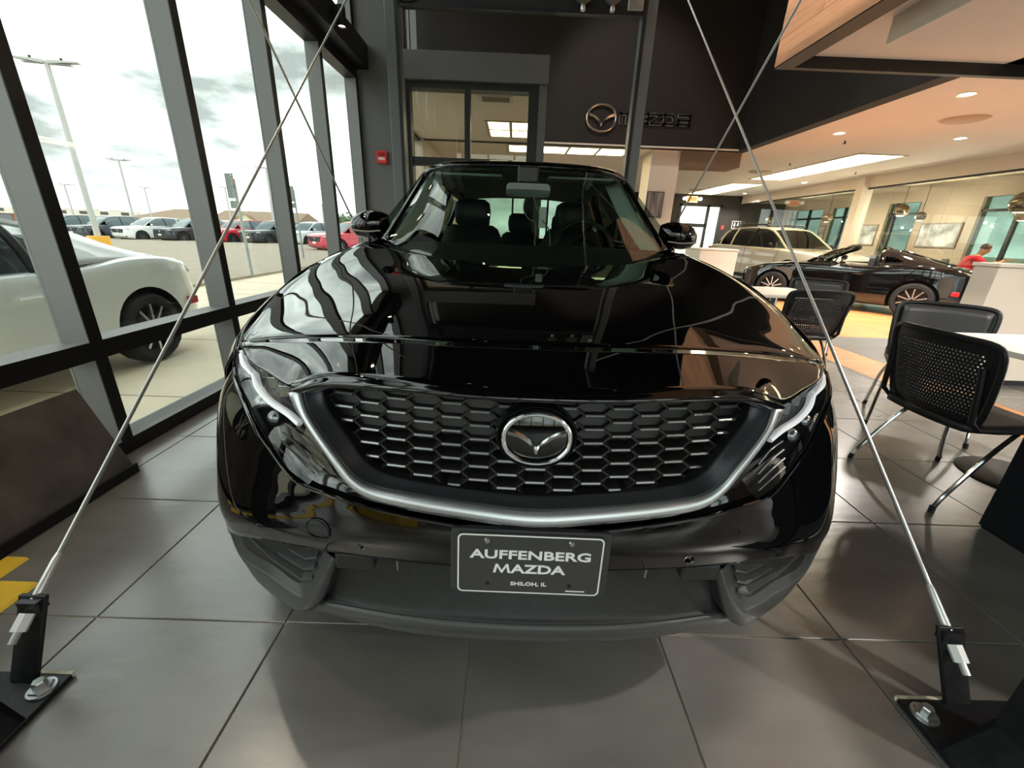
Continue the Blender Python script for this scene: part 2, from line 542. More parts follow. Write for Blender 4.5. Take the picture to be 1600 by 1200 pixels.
# beam and column below the far bulkhead
c = struct('column', 'square beige column beside the dark exit wall')
MB().box(2.97, 3.6, 10.2, 10.85, 0, 3.0).build('shaft', BEIGEW, c, 0)
MB().box(3.6, 4.9, 10.12, 10.75, 2.72, 3.0).build('soffit_beam', mat('soffit_brown', (120, 100, 84), .8), c, 0)
# ---- ceiling light strips
def strip(label, x0, x1, y0, y1, nx, ny):
    t = thing('ceiling_light', label, 'ceiling light', ((x0 + x1) / 2, (y0 + y1) / 2, 3.0))
    hx, hy = (x1 - x0) / 2, (y1 - y0) / 2
    fr = MB()
    for i in range(nx + 1):
        xx = -hx + 2 * hx * i / nx
        fr.box(xx - .028, xx + .028, -hy - .028, hy + .028, -0.012, 0.0)
    for i in range(ny + 1):
        yy = -hy + 2 * hy * i / ny
        fr.box(-hx, hx, yy - .028, yy + .028, -0.0125, 0.0)
    fr.build('frame', mat('lamp_frame', (188, 172, 150), .6), t, 0)
    for i in range(nx):
        for j in range(ny):
            MB().box(-hx + 2 * hx * i / nx + .018, -hx + 2 * hx * (i + 1) / nx - .018, -hy + 2 * hy * j / ny + .018, -hy + 2 * hy * (j + 1) / ny - .018, -0.008, 0).build('diffuser', LAMP, t, 0)
strip('long ceiling light strip above the black roadster', 7.1, 8.1, 9.65, 13.9, 1, 4)
strip('far ceiling light strip near the exit door', 7.15, 8.2, 15.0, 18.8, 1, 4)
strip('ceiling light row just behind the brown bulkhead', -0.2, 2.5, 10.15, 10.95, 4, 1)
strip('ceiling light strip over the reception desks out of view', 7.1, 8.1, 1.0, 5.2, 1, 4)
strip('ceiling light strip behind the far bulkhead over the left aisle', -0.6, 0.4, 12.5, 16.7, 1, 4)
strip('vestibule ceiling light panel with four panes', -0.55, 0.3, 8.2, 9.4, 2, 2)
dl = MB().lathe([(0.0, 0.0), (0.075, 0.0)], 20).mesh('lens', LAMPW)
dr = MB().lathe([(0.075, 0.004), (0.095, -0.006), (0.1, 0.0)], 20).mesh('trim_ring', WHITE)
for (x, y, s, e) in ((5.5, 5.98, 'nearest the wood canopy', 60), (5.5, 8.08, 'beside the brown bulkhead edge', 60), (7.6, 8.09, 'over the black roadster tail', 60), (7.6, 5.98, 'out of view above the desks', 60), (5.6, 3.2, 'over the right aisle', 60), (9.0, 14.2, 'near the office fascia', 40), (9.1, 17.9, 'small and far, by the exit', 40)):
    t = thing('downlight', 'round recessed downlight ' + s, 'downlight', (x, y, 2.995), group='ceiling downlights')
    inst('lens', dl, t); inst('trim_ring', dr, t)
    lamp('downlight_lamp', 'SPOT', t, (0, 0, -0.02), e * 8, (1, .95, .87), 0.07, R(140))
for (x, y, r, s) in ((6.5, 6.96, 0.28, 'large round ceiling diffuser right of the bulkhead'), (6.6, 12.4, 0.3, 'round ceiling diffuser left of the long light strip'), (6.9, 17.2, 0.3, 'round ceiling diffuser near the exit')):
    t = thing('ceiling_diffuser', s, 'vent', (x, y, 3.0))
    MB().lathe([(0, -0.03), (r * .75, -0.035), (r * .95, -0.02), (r, 0)], 28).build('plate', mat('diffuser_grey', (176, 150, 126), .6), t)
    MB().lathe([(r * .98, -0.012), (r * 1.05, -0.008), (r * 1.08, 0)], 28).build('rim', BEIGE, t)
for i, (x, y) in enumerate(((6.0, 8.6), (6.54, 11.04), (8.8, 11.9), (7.0, 16.3))):
    t = thing('sprinkler', 'tiny sprinkler head in the beige ceiling, ' + ('by the bulkhead', 'left of the long light strip', 'by the office fascia', 'far near the exit')[i], 'sprinkler', (x, y, 2.95), group='sprinklers')
    MB().cyl((0, 0, 0), (0, 0, 0.05), 0.012, n=8).cyl((0, 0, 0), (0, 0, 0.006), 0.03, n=10).build('head', BLACKM, t)

# ---- wood canopy (planked face)
cn = thing('canopy', 'wood clad hanging canopy with beige underside at top right', 'canopy', (0, 0, 0))
cb = MB().box(2.56, 4.68, -2.5, 4.84, 2.95, 4.75).box(4.68, 6.2, -2.5, 4.84, 2.9, 2.985)
cb.build('core', BEIGE, cn, 0)
MB().box(2.5, 2.66, -2.5, 4.86, 2.80, 2.95).box(2.66, 6.2, 4.80, 4.86, 2.80, 2.99).build('rim', ALU_DK, cn, 0)
MB().box(2.66, 6.2, -2.5, 4.80, 2.90, 2.95).build('soffit', BEIGE, cn, 0)
MB().box(2.92, 6.2, -2.5, 4.03, 2.72, 2.90).build('dropped_panel', BEIGE, cn, 0)
z = 2.81; row = 0
while z < 4.74:
    zt = min(z + 0.215, 4.75)
    y = -2.5 - (row * 0.83 % 1.9)
    while y < 4.86:
        a, b = max(y, -2.5), min(y + 1.9, 4.86)
        if b - a > 0.02:
            MB().box(2.497 - random.uniform(0, .003), 2.56, a + .0015, b - .0015, z + .0015, zt - .0015).build('plank', WOODWALL, cn, 0)
        y += 1.9
    z = zt; row += 1
z = 2.95
while z < 4.74:
    zt = min(z + 0.36, 4.75)
    MB().box(2.56, 4.68, 4.84, 4.862, z + .0015, zt - .0015).build('end_plank', DARKW, cn, 0)
    z = zt
lamp('canopy_lamp', 'SPOT', cn, (4.0, 4.45, 2.71), 14, (1, .8, .5), 0.04, R(150))
lamp('canopy_lamp', 'SPOT', cn, (3.6, 1.0, 2.69), 320, (1, .94, .86), 0.05, R(140))
lamp('canopy_lamp', 'SPOT', cn, (3.6, -1.2, 2.69), 320, (1, .94, .86), 0.05, R(140))

# ---- exit wall at the far end
we = struct('wall_far', 'dark brown far wall with the bright exit door')
MB().box(-2.2, -1.6, 19, 19.2, 0, 3).box(3.0, 7.0, 19, 19.2, 0, 3).box(7.0, 8.85, 19, 19.2, 2.62, 3).box(8.85, 11.6, 19, 19.2, 0, 3).box(-1.6, 3.0, 19, 19.2, 2.6, 3).box(-1.6, 3.0, 19, 19.2, 0, 0.5).build('wall_panel', DARKW, we, 0)
d2 = struct('door_2', 'black framed bright exit door far behind the SUV mirror')
fr = MB()
for (a, b, c_, d_) in ((7.0, 7.1, 0, 2.62), (8.2, 8.3, 0, 2.62), (8.75, 8.85, 0, 2.62), (7.0, 8.25, 1.72, 1.86), (7.0, 8.85, 2.54, 2.62), (7.0, 8.85, 0, 0.15)):
    fr.box(a, b, 18.98, 19.08, c_, d_)
fr.build('frame', ALU_DK, d2, 0)
for (a, b, c_, d_) in ((7.1, 8.2, 0.15, 1.72), (7.1, 8.2, 1.86, 2.54), (8.3, 8.75, 0.15, 2.54)):
    MB().box(a, b, 19.03, 19.036, c_, d_).build('pane', PANE, d2, 0)
w2 = struct('window_15', 'far window seen through the SUV cabin')
for (a, b) in ((-1.6, -0.1), (-0.1, 1.4), (1.4, 3.0)):
    MB().box(a + .04, b - .04, 19.06, 19.066, 0.5, 2.6).build('pane', PANE, w2, 0)
    MB().box(b - .04, b + .04, 19.0, 19.1, 0.5, 2.6).build('mullion', ALU_DK, w2, 0)
t = thing('exit_sign', 'small orange lit exit sign with twin lamp heads above the far door', 'exit sign', (7.46, 18.93, 2.8))
MB().box(-0.24, 0.24, 0, 0.05, -0.13, 0.13).build('housing', WHITE, t, 0, 0.01)
MB().box(-0.2, 0.2, -0.006, 0, -0.09, 0.10).build('face', mat('exit_orange', (255, 150, 90), .5, emit=1.2), t, 0)
text_mb('EXIT', 0.16, 0.003, 0.004).xf(Matrix.Translation((0, -0.012, 0.0))).build('lettering', mat('exit_red', (190, 40, 20), .5), t, 0)
for s in (-1, 1):
    MB().cyl((s * .33, -0.06, 0.02), (s * .33, 0.03, 0.02), 0.07, n=14).build('lamp_head', mat('lamp_head', (255, 250, 235), .5, emit=1.5), t)
t = thing('restroom_sign', 'small black restroom sign with white pictograms on the brown wall', 'sign', (9.55, 18.97, 1.87))
MB().box(-0.2, 0.2, 0, 0.02, -0.16, 0.16).build('plate', BLACKM, t, 0)
fr = MB()
for (a, b, c_, d_) in ((-.19, .19, .13, .15), (-.19, .19, -.15, -.13), (-.19, -.17, -.15, .15), (.17, .19, -.15, .15)):
    fr.box(a, b, -0.006, 0, c_, d_)
fr.build('border', WHITE, t, 0)
for s in (-1, 1):
    p = MB().cyl((s * .075, -0.008, .07), (s * .075, 0, .07), .025, n=10).box(s * .075 - .008, s * .075 + .008, -.008, 0, -.1, .05)
    p.prism([(s * .075 - .045, -.04), (s * .075 + .045, -.04), (s * .075 + .02, .045), (s * .075 - .02, .045)], .008, 'y', -.008)
    p.build('pictogram', WHITE, t, 0)
t = thing('alarm_box', 'tiny red call point on the brown wall by the white SUV', 'fire alarm', (8.98, 18.96, 1.75))
MB().box(-.06, .06, 0, .04, -.08, .08).build('body', RED, t, 0, .01)

# ---- glass fronted offices on the right
wo = struct('wall_right', 'glass office front with beige fascia along the right')
MB().box(9.6, 9.75, 4.0, 19.0, 2.7, 3.0).build('fascia', BEIGEW, wo, 0)
MB().box(9.6, 9.66, 4.0, 19.0, 2.66, 2.7).build('head_track', ALU_DK, wo, 0)
MB().box(9.6, 9.68, 4.0, 19.0, 0, 0.06).build('floor_track', ALU_DK, wo, 0)
for k in range(10):
    MB().box(9.62, 9.632, 4.0 + 1.5 * k + .004, 5.5 + 1.5 * k - .004, 0.06, 2.66).build('pane', PANE2, wo, 0)
MB().box(9.45, 9.75, 12.35, 12.6, 0, 3.0).build('post', BEIGEW, wo, 0)
MB().box(9.6, 11.6, 3.9, 4.0, 0, 3.0).build('end_wall', BEIGEW, wo, 0)
MB().box(9.75, 11.7, 4.0, 19.0, 2.75, 2.9).build('office_ceiling', TAUPE, wo, 0)
# office back wall with piers and windows
pw = MB()
for (a, b) in ((4.0, 6.6), (8.1, 8.6), (11.05, 12.7), (13.75, 14.75), (16.2, 16.6), (18.6, 19.0)):
    pw.box(11.5, 11.7, a, b, 0, 2.45)
pw.box(11.5, 11.7, 4, 19, 2.45, 2.75)
pw.build('office_back_wall', TAUPE, wo, 0)
TEAL = glass('teal_glass', (172, 190, 184), 0.06)
for n, (a, b) in enumerate(((6.6, 8.1), (8.6, 11.05), (12.7, 13.75), (14.75, 16.2), (16.6, 18.6))):
    wn = struct('window_%d' % (16 + n), 'tinted office window %d beyond the glass front' % (n + 1))
    MB().box(11.58, 11.586, a, b, 0, 2.45).build('pane', TEAL, wn, 0)
    k = a
    fr = MB().box(11.54, 11.62, a, b, 2.1, 2.16)
    while k < b - .1:
        fr.box(11.54, 11.62, k, k + .07, 0, 2.45); k += 0.8
    fr.build('frame', ALU_DK, wn, 0)
for (ya, yb, s) in ((11.3, 12.45, 'dark framed landscape picture on the wider office pier'), (13.9, 14.65, 'pale framed picture on the narrow office pier'), (16.22, 16.58, 'small framed picture at the far office pier')):
    t = thing('picture', s, 'picture', (11.5, (ya + yb) / 2, 1.55), R(90))
    hw = (yb - ya) / 2
    MB().box(-hw, hw, 0, .03, -.32, .32).build('frame', mat('frame_brown', (120, 106, 92), .5), t, 0)
    MB().box(-hw + .04, hw - .04, .03, .034, -.28, .28).build('print', mat('print_' + str(int(ya)), (150, 150, 150), .5, noise=(3.2, .75)), t, 0)
# pendants
GLOBE = mat('smoked_chrome_globe', (176, 158, 140), 0.12, metal=0.85)
for (x, y, z, r, s) in ((10.3, 14.6, 2.03, .15, 'left of a pair near the white SUV'), (10.6, 13.9, 1.93, .15, 'right of a pair near the white SUV'), (10.4, 12.0, 2.14, .17, 'upper of the middle pair'), (10.6, 11.6, 1.98, .12, 'lower of the middle pair'), (10.2, 9.0, 2.13, .22, 'large one at the right edge above the man in red'), (10.9, 9.5, 1.98, .18, 'behind the large one at the right edge'), (9.95, 17.3, 1.98, .16, 'farthest, above the white SUV roof')):
    t = thing('pendant_lamp', 'smoked globe pendant lamp, ' + s, 'pendant lamp', (x, y, z), group='globe pendants in the offices')
    MB().lathe([(r * math.sin(R(a)), r * math.cos(R(a))) for a in range(0, 156, 13)], 20).build('globe', GLOBE, t)
    MB().lathe([(0, -r * .62), (r * .5, -r * .8)], 16).build('bulb', LAMP, t)
    MB().cyl((0, 0, r), (0, 0, 2.75 - z), .006, n=6).build('cord', BLACKM, t)
    lamp('pendant_light', 'POINT', t, (0, 0, -r - .05), 45, (1, .9, .74), .025)
# ================================================================== MAIN BLACK SUV (local x = lateral, y = world Y)
PAINT = mat('gloss_black_paint', (4, 4, 5), 0.02, ior=1.7)
GLOSSB = mat('piano_black', (7, 7, 8), 0.06, ior=1.7)
CLAD = mat('grey_cladding', (74, 74, 74), 0.34, bump=(160, 0.04))
CLADD = mat('dark_cladding', (40, 40, 40), 0.5, bump=(160, 0.05), noise=(38, .18))
GMESH = mat('grille_black', (42, 41, 40), 0.32)
GSILV = mat('grille_silver', (150, 150, 150), 0.28, metal=0.8)
SURR = mat('grille_surround', (74, 76, 80), 0.28, metal=0.7)
WSG = glass('windscreen_glass', (196, 210, 200), 0.09)
DARKIN = mat('cabin_dark', (26, 28, 29), 0.6)
LEATH = mat('black_leather', (30, 33, 34), 0.45)
TRIMP = mat('pale_pillar_trim', (186, 192, 184), 0.7)
LENS = glass('clear_lens', (238, 240, 240), 0.08)
DRL = mat('white_light_guide', (232, 234, 236), 0.25, emit=0.25)
REFL = mat('lamp_reflector', (170, 172, 175), 0.2, metal=0.9)
TYRE = mat('tyre_rubber', (24, 24, 25), 0.75)
RIMB = mat('dark_rim', (50, 50, 52), 0.3, metal=0.7)
RIMS = mat('silver_rim', (190, 190, 192), 0.25, metal=0.9)
suv = thing('suv', 'large glossy black SUV facing the camera in the foreground', 'car', (0.06, 0, 0))

T = [  # transverse rows of the bonnet from nose edge to cowl
 [(0.0, 0.66, 0.9418), (0.1354, 0.666, 0.9419), (0.2798, 0.686, 0.9446), (0.3731, 0.708, 0.9397), (0.422, 0.722, 0.9294), (0.4778, 0.742, 0.9039), (0.5689, 0.815, 0.9073), (0.6548, 0.888, 0.9152), (0.74, 1.0, 0.906)],
 [(0.0, 0.86, 0.9735), (0.161, 0.865, 0.9725), (0.322, 0.88, 0.9703), (0.4278, 0.893, 0.9658), (0.5005, 0.903, 0.9604), (0.5692, 0.915, 0.9533), (0.638, 0.933, 0.9437), (0.7019, 0.96, 0.9295), (0.75, 1.02, 0.915)],
 [(0, 1.08, 1.004), (0.17, 1.08, 1.0035), (0.33, 1.085, 1.001), (0.44, 1.09, 0.996), (0.53, 1.095, 0.989), (0.61, 1.1, 0.981), (0.68, 1.105, 0.972), (0.745, 1.12, 0.958), (0.795, 1.15, 0.938)],
 [(0, 1.4, 1.043), (0.17, 1.4, 1.0425), (0.33, 1.4, 1.0405), (0.45, 1.4, 1.037), (0.54, 1.4, 1.031), (0.62, 1.4, 1.026), (0.7, 1.4, 1.024), (0.78, 1.41, 1.019), (0.835, 1.42, 1.004)],
 [(0, 1.72, 1.0625), (0.17, 1.725, 1.0625), (0.33, 1.735, 1.0625), (0.46, 1.75, 1.063), (0.55, 1.76, 1.063), (0.64, 1.77, 1.066), (0.73, 1.78, 1.072), (0.81, 1.78, 1.077), (0.86, 1.78, 1.064)],
 [(0, 1.95, 1.068), (0.17, 1.96, 1.069), (0.33, 1.985, 1.074), (0.46, 2.02, 1.083), (0.56, 2.07, 1.093), (0.65, 2.13, 1.108), (0.73, 2.18, 1.124), (0.81, 2.22, 1.132), (0.866, 2.24, 1.117)]]
hood = loft([full(r) for r in T], 5, 8)
sv = 8
MB().grid(hood[:sv + 1]).build('nose_panel', PAINT, suv, 60, solid=0.012)
hd = [list(r) for r in hood[sv:]]
hd[0] = [p + Vec((0, .0045, .0003)) for p in hd[0]]
MB().grid(hd).build('hood', PAINT, suv, 60, solid=0.012)
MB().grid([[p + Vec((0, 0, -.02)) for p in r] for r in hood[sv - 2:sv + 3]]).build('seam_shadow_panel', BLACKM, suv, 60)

def mir(name, rows, m, pu=5, pv=5, smooth=60, solid=0.008, parent=None):
    g = loft(rows, pu, pv)
    a = MB().grid(g)
    o1 = a.build(name, m, parent or suv, smooth, solid=solid)
    o2 = a.mirror().build(name, m, parent or suv, smooth, solid=solid)
    return o1, o2
# bumper skin: rows from lower edge to crease
FR = [
 [(0,.698,.508),(.17,.700,.514),(.30,.707,.518),(.42,.722,.518),(.54,.750,.510),(.65,.793,.488),(.73,.836,.458),(.80,.895,.420),(.86,.963,.350),(.915,1.032,.290)],
 [(0,.672,.575),(.17,.676,.580),(.31,.687,.582),(.44,.706,.580),(.56,.738,.572),(.67,.786,.560),(.75,.842,.545),(.82,.912,.525),(.88,1.0,.50),(.92,1.085,.47)],
 [(0,.668,.607),(.17,.673,.612),(.32,.689,.625),(.45,.713,.636),(.545,.746,.657),(.63,.795,.690),(.71,.858,.716),(.79,.945,.735),(.86,1.045,.735),(.918,1.165,.72)],
 [(0,.672,.632),(.16,.679,.642),(.33,.699,.661),(.42,.713,.680),(.50,.738,.695),(.555,.770,.738),(.605,.804,.784),(.655,.853,.834),(.70,.905,.871),(.745,.99,.897)],
]
g = loft([full(r) for r in FR], 5, 6)
MB().grid(g).build('front_bumper', PAINT, suv, 60, solid=0.008)
# crease lip (raised thin edge along the top of the bumper skin)
MB().tube([p + Vec((0, -.002, .001)) for p in crom(full(FR[-1]), 5)], .0035, 6).build('bumper_crease', GLOSSB, suv)
# front fender
FE = [
 [(.745,.99,.897),(.80,1.035,.86),(.865,1.095,.80),(.918,1.165,.72)],
 [(.795,1.14,.943),(.855,1.19,.905),(.905,1.23,.845),(.928,1.255,.665)],
 [(.835,1.42,1.006),(.888,1.43,.965),(.922,1.44,.90),(.935,1.42,.775)],
 [(.852,1.60,1.042),(.900,1.60,.995),(.930,1.60,.93),(.938,1.58,.79)],
 [(.860,1.78,1.065),(.905,1.78,1.015),(.932,1.78,.94),(.938,1.78,.735)],
 [(.863,2.0,1.095),(.906,2.0,1.045),(.930,2.0,.95),(.935,1.975,.40)],
 [(.866,2.28,1.122),(.906,2.28,1.065),(.930,2.28,.95),(.930,2.28,.27)],
]
mir('front_fender', FE, PAINT, 6, 5)
# black arch lips
for s in (1, -1):
    pts = [(s * .93, 1.55 + .43 * math.cos(R(a)), .36 + .43 * math.sin(R(a))) for a in range(-15, 196, 10)]
    MB().tube(pts, .022, 6).build('wheel_arch_trim', CLADD, suv)
    pts = [(s * .93, 4.365 + .43 * math.cos(R(a)), .36 + .43 * math.sin(R(a))) for a in range(-15, 196, 10)]
    MB().tube(pts, .022, 6).build('wheel_arch_trim', CLADD, suv)
    for yc in (1.55, 4.365):
        MB().lathe([(.43, -.3), (.43, 0.0)], 28, Matrix.Translation((s * .93 if s > 0 else s * .63, yc, .36)) @ Matrix.Rotation(R(90), 4, 'Y')).build('wheel_well', BLACKM, suv)
# sides, doors
SD = [
 [(.866,2.28,1.122),(.906,2.28,1.065),(.930,2.28,.95),(.93,2.28,.62),(.915,2.28,.27)],
 [(.870,2.9,1.14),(.905,2.9,1.08),(.925,2.9,.95),(.90,2.9,.62),(.91,2.9,.25)],
 [(.872,3.5,1.155),(.905,3.5,1.09),(.925,3.5,.96),(.90,3.5,.63),(.91,3.5,.25)],
 [(.870,3.93,1.165),(.908,3.93,1.10),(.93,3.93,.97),(.92,3.93,.65),(.93,3.935,.36)],
 [(.868,4.08,1.17),(.908,4.08,1.10),(.932,4.08,.98),(.935,4.07,.80),(.937,4.06,.665)],
 [(.860,4.37,1.18),(.905,4.37,1.11),(.932,4.37,1.0),(.937,4.37,.88),(.938,4.37,.79)],
 [(.84,4.66,1.18),(.89,4.66,1.11),(.925,4.66,1.0),(.932,4.67,.80),(.935,4.68,.655)],
 [(.82,4.8,1.18),(.87,4.8,1.11),(.91,4.8,1.0),(.915,4.8,.65),(.92,4.795,.36)],
 [(.76,5.1,1.17),(.82,5.1,1.1),(.86,5.1,.98),(.87,5.1,.7),(.86,5.1,.3)],
 [(.66,5.32,1.15),(.72,5.36,1.08),(.76,5.38,.96),(.76,5.40,.7),(.74,5.36,.32)],
]
mir('body_side', SD, PAINT, 5, 4)
g = loft([full([(0, y0 + .03, z), (.4, y0 + .02, z), (x - .01, y0, z)]) for (x, y0, z) in ((.66, 5.32, 1.15), (.72, 5.36, 1.08), (.76, 5.38, .96), (.76, 5.40, .7), (.74, 5.36, .32))], 5, 4)
MB().grid(g).build('tailgate', PAINT, suv, 60, solid=.01)
MB().box(-.8, .8, 1.0, 5.2, .17, .24).build('underbody', BLACKM, suv, 0)
MB().box(-.62, .62, .86, 1.3, .30, .86).build('engine_block', BLACKM, suv, 0)
for s in (-1, 1):
    MB().box(s * .91 - .03, s * .91 + .02, 2.05, 3.85, .2, .32).build('side_sill', CLADD, suv, 0, .01)

# ---- lamp band between chrome wing and bumper crease
BI = [(0,.676,.656),(.12,.681,.666),(.25,.692,.677),(.335,.706,.689),(.38,.717,.716),(.413,.732,.756),(.475,.766,.826),(.505,.790,.872),(.585,.842,.893),(.66,.899,.907),(.74,1.0,.902)]
BO = [(0,.674,.634),(.13,.681,.642),(.27,.694,.655),(.36,.707,.670),(.42,.718,.684),(.47,.732,.692),(.535,.762,.722),(.58,.795,.767),(.635,.840,.817),(.69,.899,.866),(.745,.992,.896)]
BM = [tuple((Vec(a) + Vec(b)) / 2 + Vec((0, .006, 0))) for a, b in zip(BI, BO)]
g = loft([full(BO), full(BM), full(BI)], 5, 3)
MB().grid([[p + Vec((0, .012, 0)) for p in r] for r in g]).build('lamp_band', GLOSSB, suv, 60)
for s in (1, -1):
    mx = (lambda p: Vec((s * p[0], p[1], p[2])))
    hl = bpy.data.objects.new('headlight', None); COL.objects.link(hl); hl.parent = suv; hl.empty_display_size = .05
    # lens follows the band from the chrome wing to the fender corner
    rows = [BO[5:], BM[5:], BI[5:]]
    gl_ = loft(rows, 5, 4)
    b = MB().grid([[mx(p + Vec((0, -.005, .0))) for p in r] for r in gl_])
    b.build('lens', LENS, hl, 60)
    # L shaped light guide
    def bp(i, f, o=.0):   # point on the band: index i (float), fraction f from lower to upper edge
        k = int(i); t = i - k
        a = Vec(BO[k]).lerp(Vec(BO[min(k + 1, 10)]), t); c_ = Vec(BI[k]).lerp(Vec(BI[min(k + 1, 10)]), t)
        return mx(a.lerp(c_, f) + Vec((0, .004 + o, 0)))
    path1 = crom([bp(6.15, .78), bp(6.8, .64), bp(7.5, .50), bp(8.05, .50), bp(8.45, .68)], 5)
    MB().tube(path1, .0085, 8, flat=.8).build('light_guide', DRL, hl)
    path2 = crom([bp(8.5, .66), bp(9.0, .62), bp(9.5, .66), bp(9.8, .7)], 4)
    MB().tube(path2, [.0085] * 10 + [.005] * (len(path2) - 10), 8, flat=.7).build('light_guide', DRL, hl)
    # chrome cubes, projector and slats
    for (i, f, sz) in ((7.3, .86, .013), (7.75, .85, .012), (8.15, .88, .010)):
        c_ = bp(i, f, .012)
        MB().box(-sz, sz, -.008, .012, -sz, sz, Matrix.Translation(c_)).build('reflector_cell', REFL, hl, 0, .002)
    for (i, f) in ((7.15, .22), (7.8, .16)):
        c_ = bp(i, f, .006)
        MB().lathe([(0, -.004), (.010, -.001), (.017, .005), (.019, .012)], 16, Matrix.Translation(c_) @ Matrix.Rotation(R(90), 4, 'X') @ Matrix.Scale(-1, 4, (0, 0, 1))).build('projector', REFL, hl)
    for k in range(4):
        f = .12 + k * .17
        p = [bp(5.2 + k * .12, f, -.004), bp(5.7 + k * .1, f + .03, -.005), bp(6.35 + k * .1, f * .8, -.005)]
        MB().tube(crom(p, 4), .0022, 5).build('slat', mat('slat_grey', (120, 120, 122), .25, metal=.6), hl)

# ---- chrome wing and grille
CO = [(0,.658,.665),(.12,.663,.675),(.245,.675,.686),(.33,.689,.697),(.374,.701,.722),(.407,.716,.761),(.468,.750,.830),(.508,.782,.877)]
CU = [(0,.676,.656),(.12,.681,.666),(.25,.692,.677),(.335,.706,.689),(.38,.717,.716),(.413,.732,.756),(.475,.766,.826),(.512,.795,.874)]
CG = [(0,.697,.704),(.12,.702,.709),(.243,.713,.719),(.315,.725,.731),(.350,.734,.752),(.380,.746,.790),(.427,.770,.848),(.440,.782,.886)]
CRG = [tuple(Vec(a).lerp(Vec(b), f) + Vec((0, -.008, .005))) for a, b, f in zip(CO, CG, (.48, .47, .44, .36, .28, .24, .26, .42))]
CI0 = [tuple(Vec(a).lerp(Vec(b), .4) + Vec((0, .003, 0))) for a, b in zip(CRG, CG)]
MB().grid(loft([full(CU), full(CO)], 6, 1)).build('wing_underside', GLOSSB, suv, 70)
g = loft([full(CO), full(CRG)], 6, 1)
g2 = [[a.lerp(b, t) + Vec((0, -.006 * math.sin(math.pi * t), 0)) for a, b in zip(g[0], g[1])] for t in (0, .25, .5, .75, 1)]
MB().grid(g2).build('chrome_wing', mat('wing_silver', (205, 207, 210), .32, metal=.85), suv, 70, solid=.006)
g = loft([full(CRG), full(CI0), full(CG)], 6, 3)
MB().grid(g).build('grille_surround', SURR, suv, 70, solid=.004)
rec = [[p + Vec((0, d, 0)) for p in crom(full(CG), 6)] for d in (0, .06)]
MB().grid(rec).build('grille_recess', BLACKM, suv, 70)
NL = [(0.0, 0.664, 0.9223), (0.1369, 0.67, 0.9225), (0.2749, 0.69, 0.9233), (0.3652, 0.712, 0.917), (0.4023, 0.726, 0.9081), (0.4413, 0.745, 0.8925)]
NU = [(0.0, 0.66, 0.9418), (0.1354, 0.666, 0.9419), (0.2798, 0.686, 0.9446), (0.3731, 0.708, 0.9397), (0.422, 0.722, 0.9294), (0.4778, 0.742, 0.9039)]
NG = [(0,.735,.905),(.15,.742,.905),(.30,.760,.906),(.395,.776,.902),(.43,.784,.894),(.465,.792,.882)]
NMd = [(a[0], a[1] - .008, a[2] * .45 + b[2] * .55) for a, b in zip(NU, NL)]
NB = NG
g = loft([full(NU), full(NMd), full(NL), full(NB)], 6, 4)
MB().grid(g).build('nose_lip', GLOSSB, suv, 70)
def gy(x, z):
    return .706 + .24 * (z - .70) + .05 * (x / .43) ** 2
poly = [(p[0], p[2]) for p in crom(full(CG), 4)]
poly += [(p[0], p[2]) for p in reversed(crom(full(NG[:5]), 4))]
def inside(x, z):
    c_ = False
    n_ = len(poly)
    for i in range(n_):
        x1, z1 = poly[i]; x2, z2 = poly[(i + 1) % n_]
        if (z1 > z) != (z2 > z) and x < (x2 - x1) * (z - z1) / (z2 - z1) + x1:
            c_ = not c_
    return c_
hexb, hexs = MB(), MB()
seen = set()
PX, PZ, HW = .0572, .0272, .0195
def bar(bm_, p, q, th, dp):
    P, Q = Vec((p[0], gy(*p), p[1])), Vec((q[0], gy(*q), q[1]))
    d = (Q - P); L = d.length
    if L < 1e-4: return
    d.normalize(); n_ = Vec((0, 1, 0)); u = d.cross(n_).normalized()
    vs = []
    for e in (P - d * .001, Q + d * .001):
        for (a, b) in ((-th, 0), (th, 0), (th * .8, dp), (-th * .8, dp)):
            vs.append(e + u * a + n_ * b)
    bm_.add(vs, [(0, 1, 2, 3), (7, 6, 5, 4), (0, 4, 5, 1), (1, 5, 6, 2), (2, 6, 7, 3), (3, 7, 4, 0)])
for ci in range(-8, 9):
    for ri in range(-1, 9):
        cx, cz = ci * PX, .713 + ri * PZ + (PZ / 2 if ci % 2 else 0)
        hv = [(cx - HW, cz - PZ / 2), (cx + HW, cz - PZ / 2), (cx + PX - HW, cz), (cx + HW, cz + PZ / 2), (cx - HW, cz + PZ / 2), (cx - PX + HW, cz)]
        for k in range(6):
            p, q = hv[k], hv[(k + 1) % 6]
            key = tuple(sorted([(round(p[0], 3), round(p[1], 3)), (round(q[0], 3), round(q[1], 3))]))
            if key in seen: continue
            seen.add(key)
            ip, iq = inside(*p), inside(*q)
            if not ip and not iq: continue
            if not (ip and iq):
                a, b = (p, q) if ip else (q, p)
                lo, hi = 0.0, 1.0
                for _ in range(14):
                    t = (lo + hi) / 2
                    if inside(a[0] + (b[0] - a[0]) * t, a[1] + (b[1] - a[1]) * t): lo = t
                    else: hi = t
                p, q = a, (a[0] + (b[0] - a[0]) * lo, a[1] + (b[1] - a[1]) * lo)
            horiz = abs(p[1] - q[1]) < 1e-4
            bar(hexb, p, q, .0026 if horiz else .0021, .034)
            if horiz and abs(p[0] - q[0]) > .012:
                P, Q = Vec((p[0], gy(*p) - .001, p[1] - .001)), Vec((q[0], gy(*q) - .001, q[1] - .001))
                hexs.tube([P, Q], .0036, 6)
hexb.build('grille_mesh', GMESH, suv, 0)
hexs.build('grille_tips', GSILV, suv)
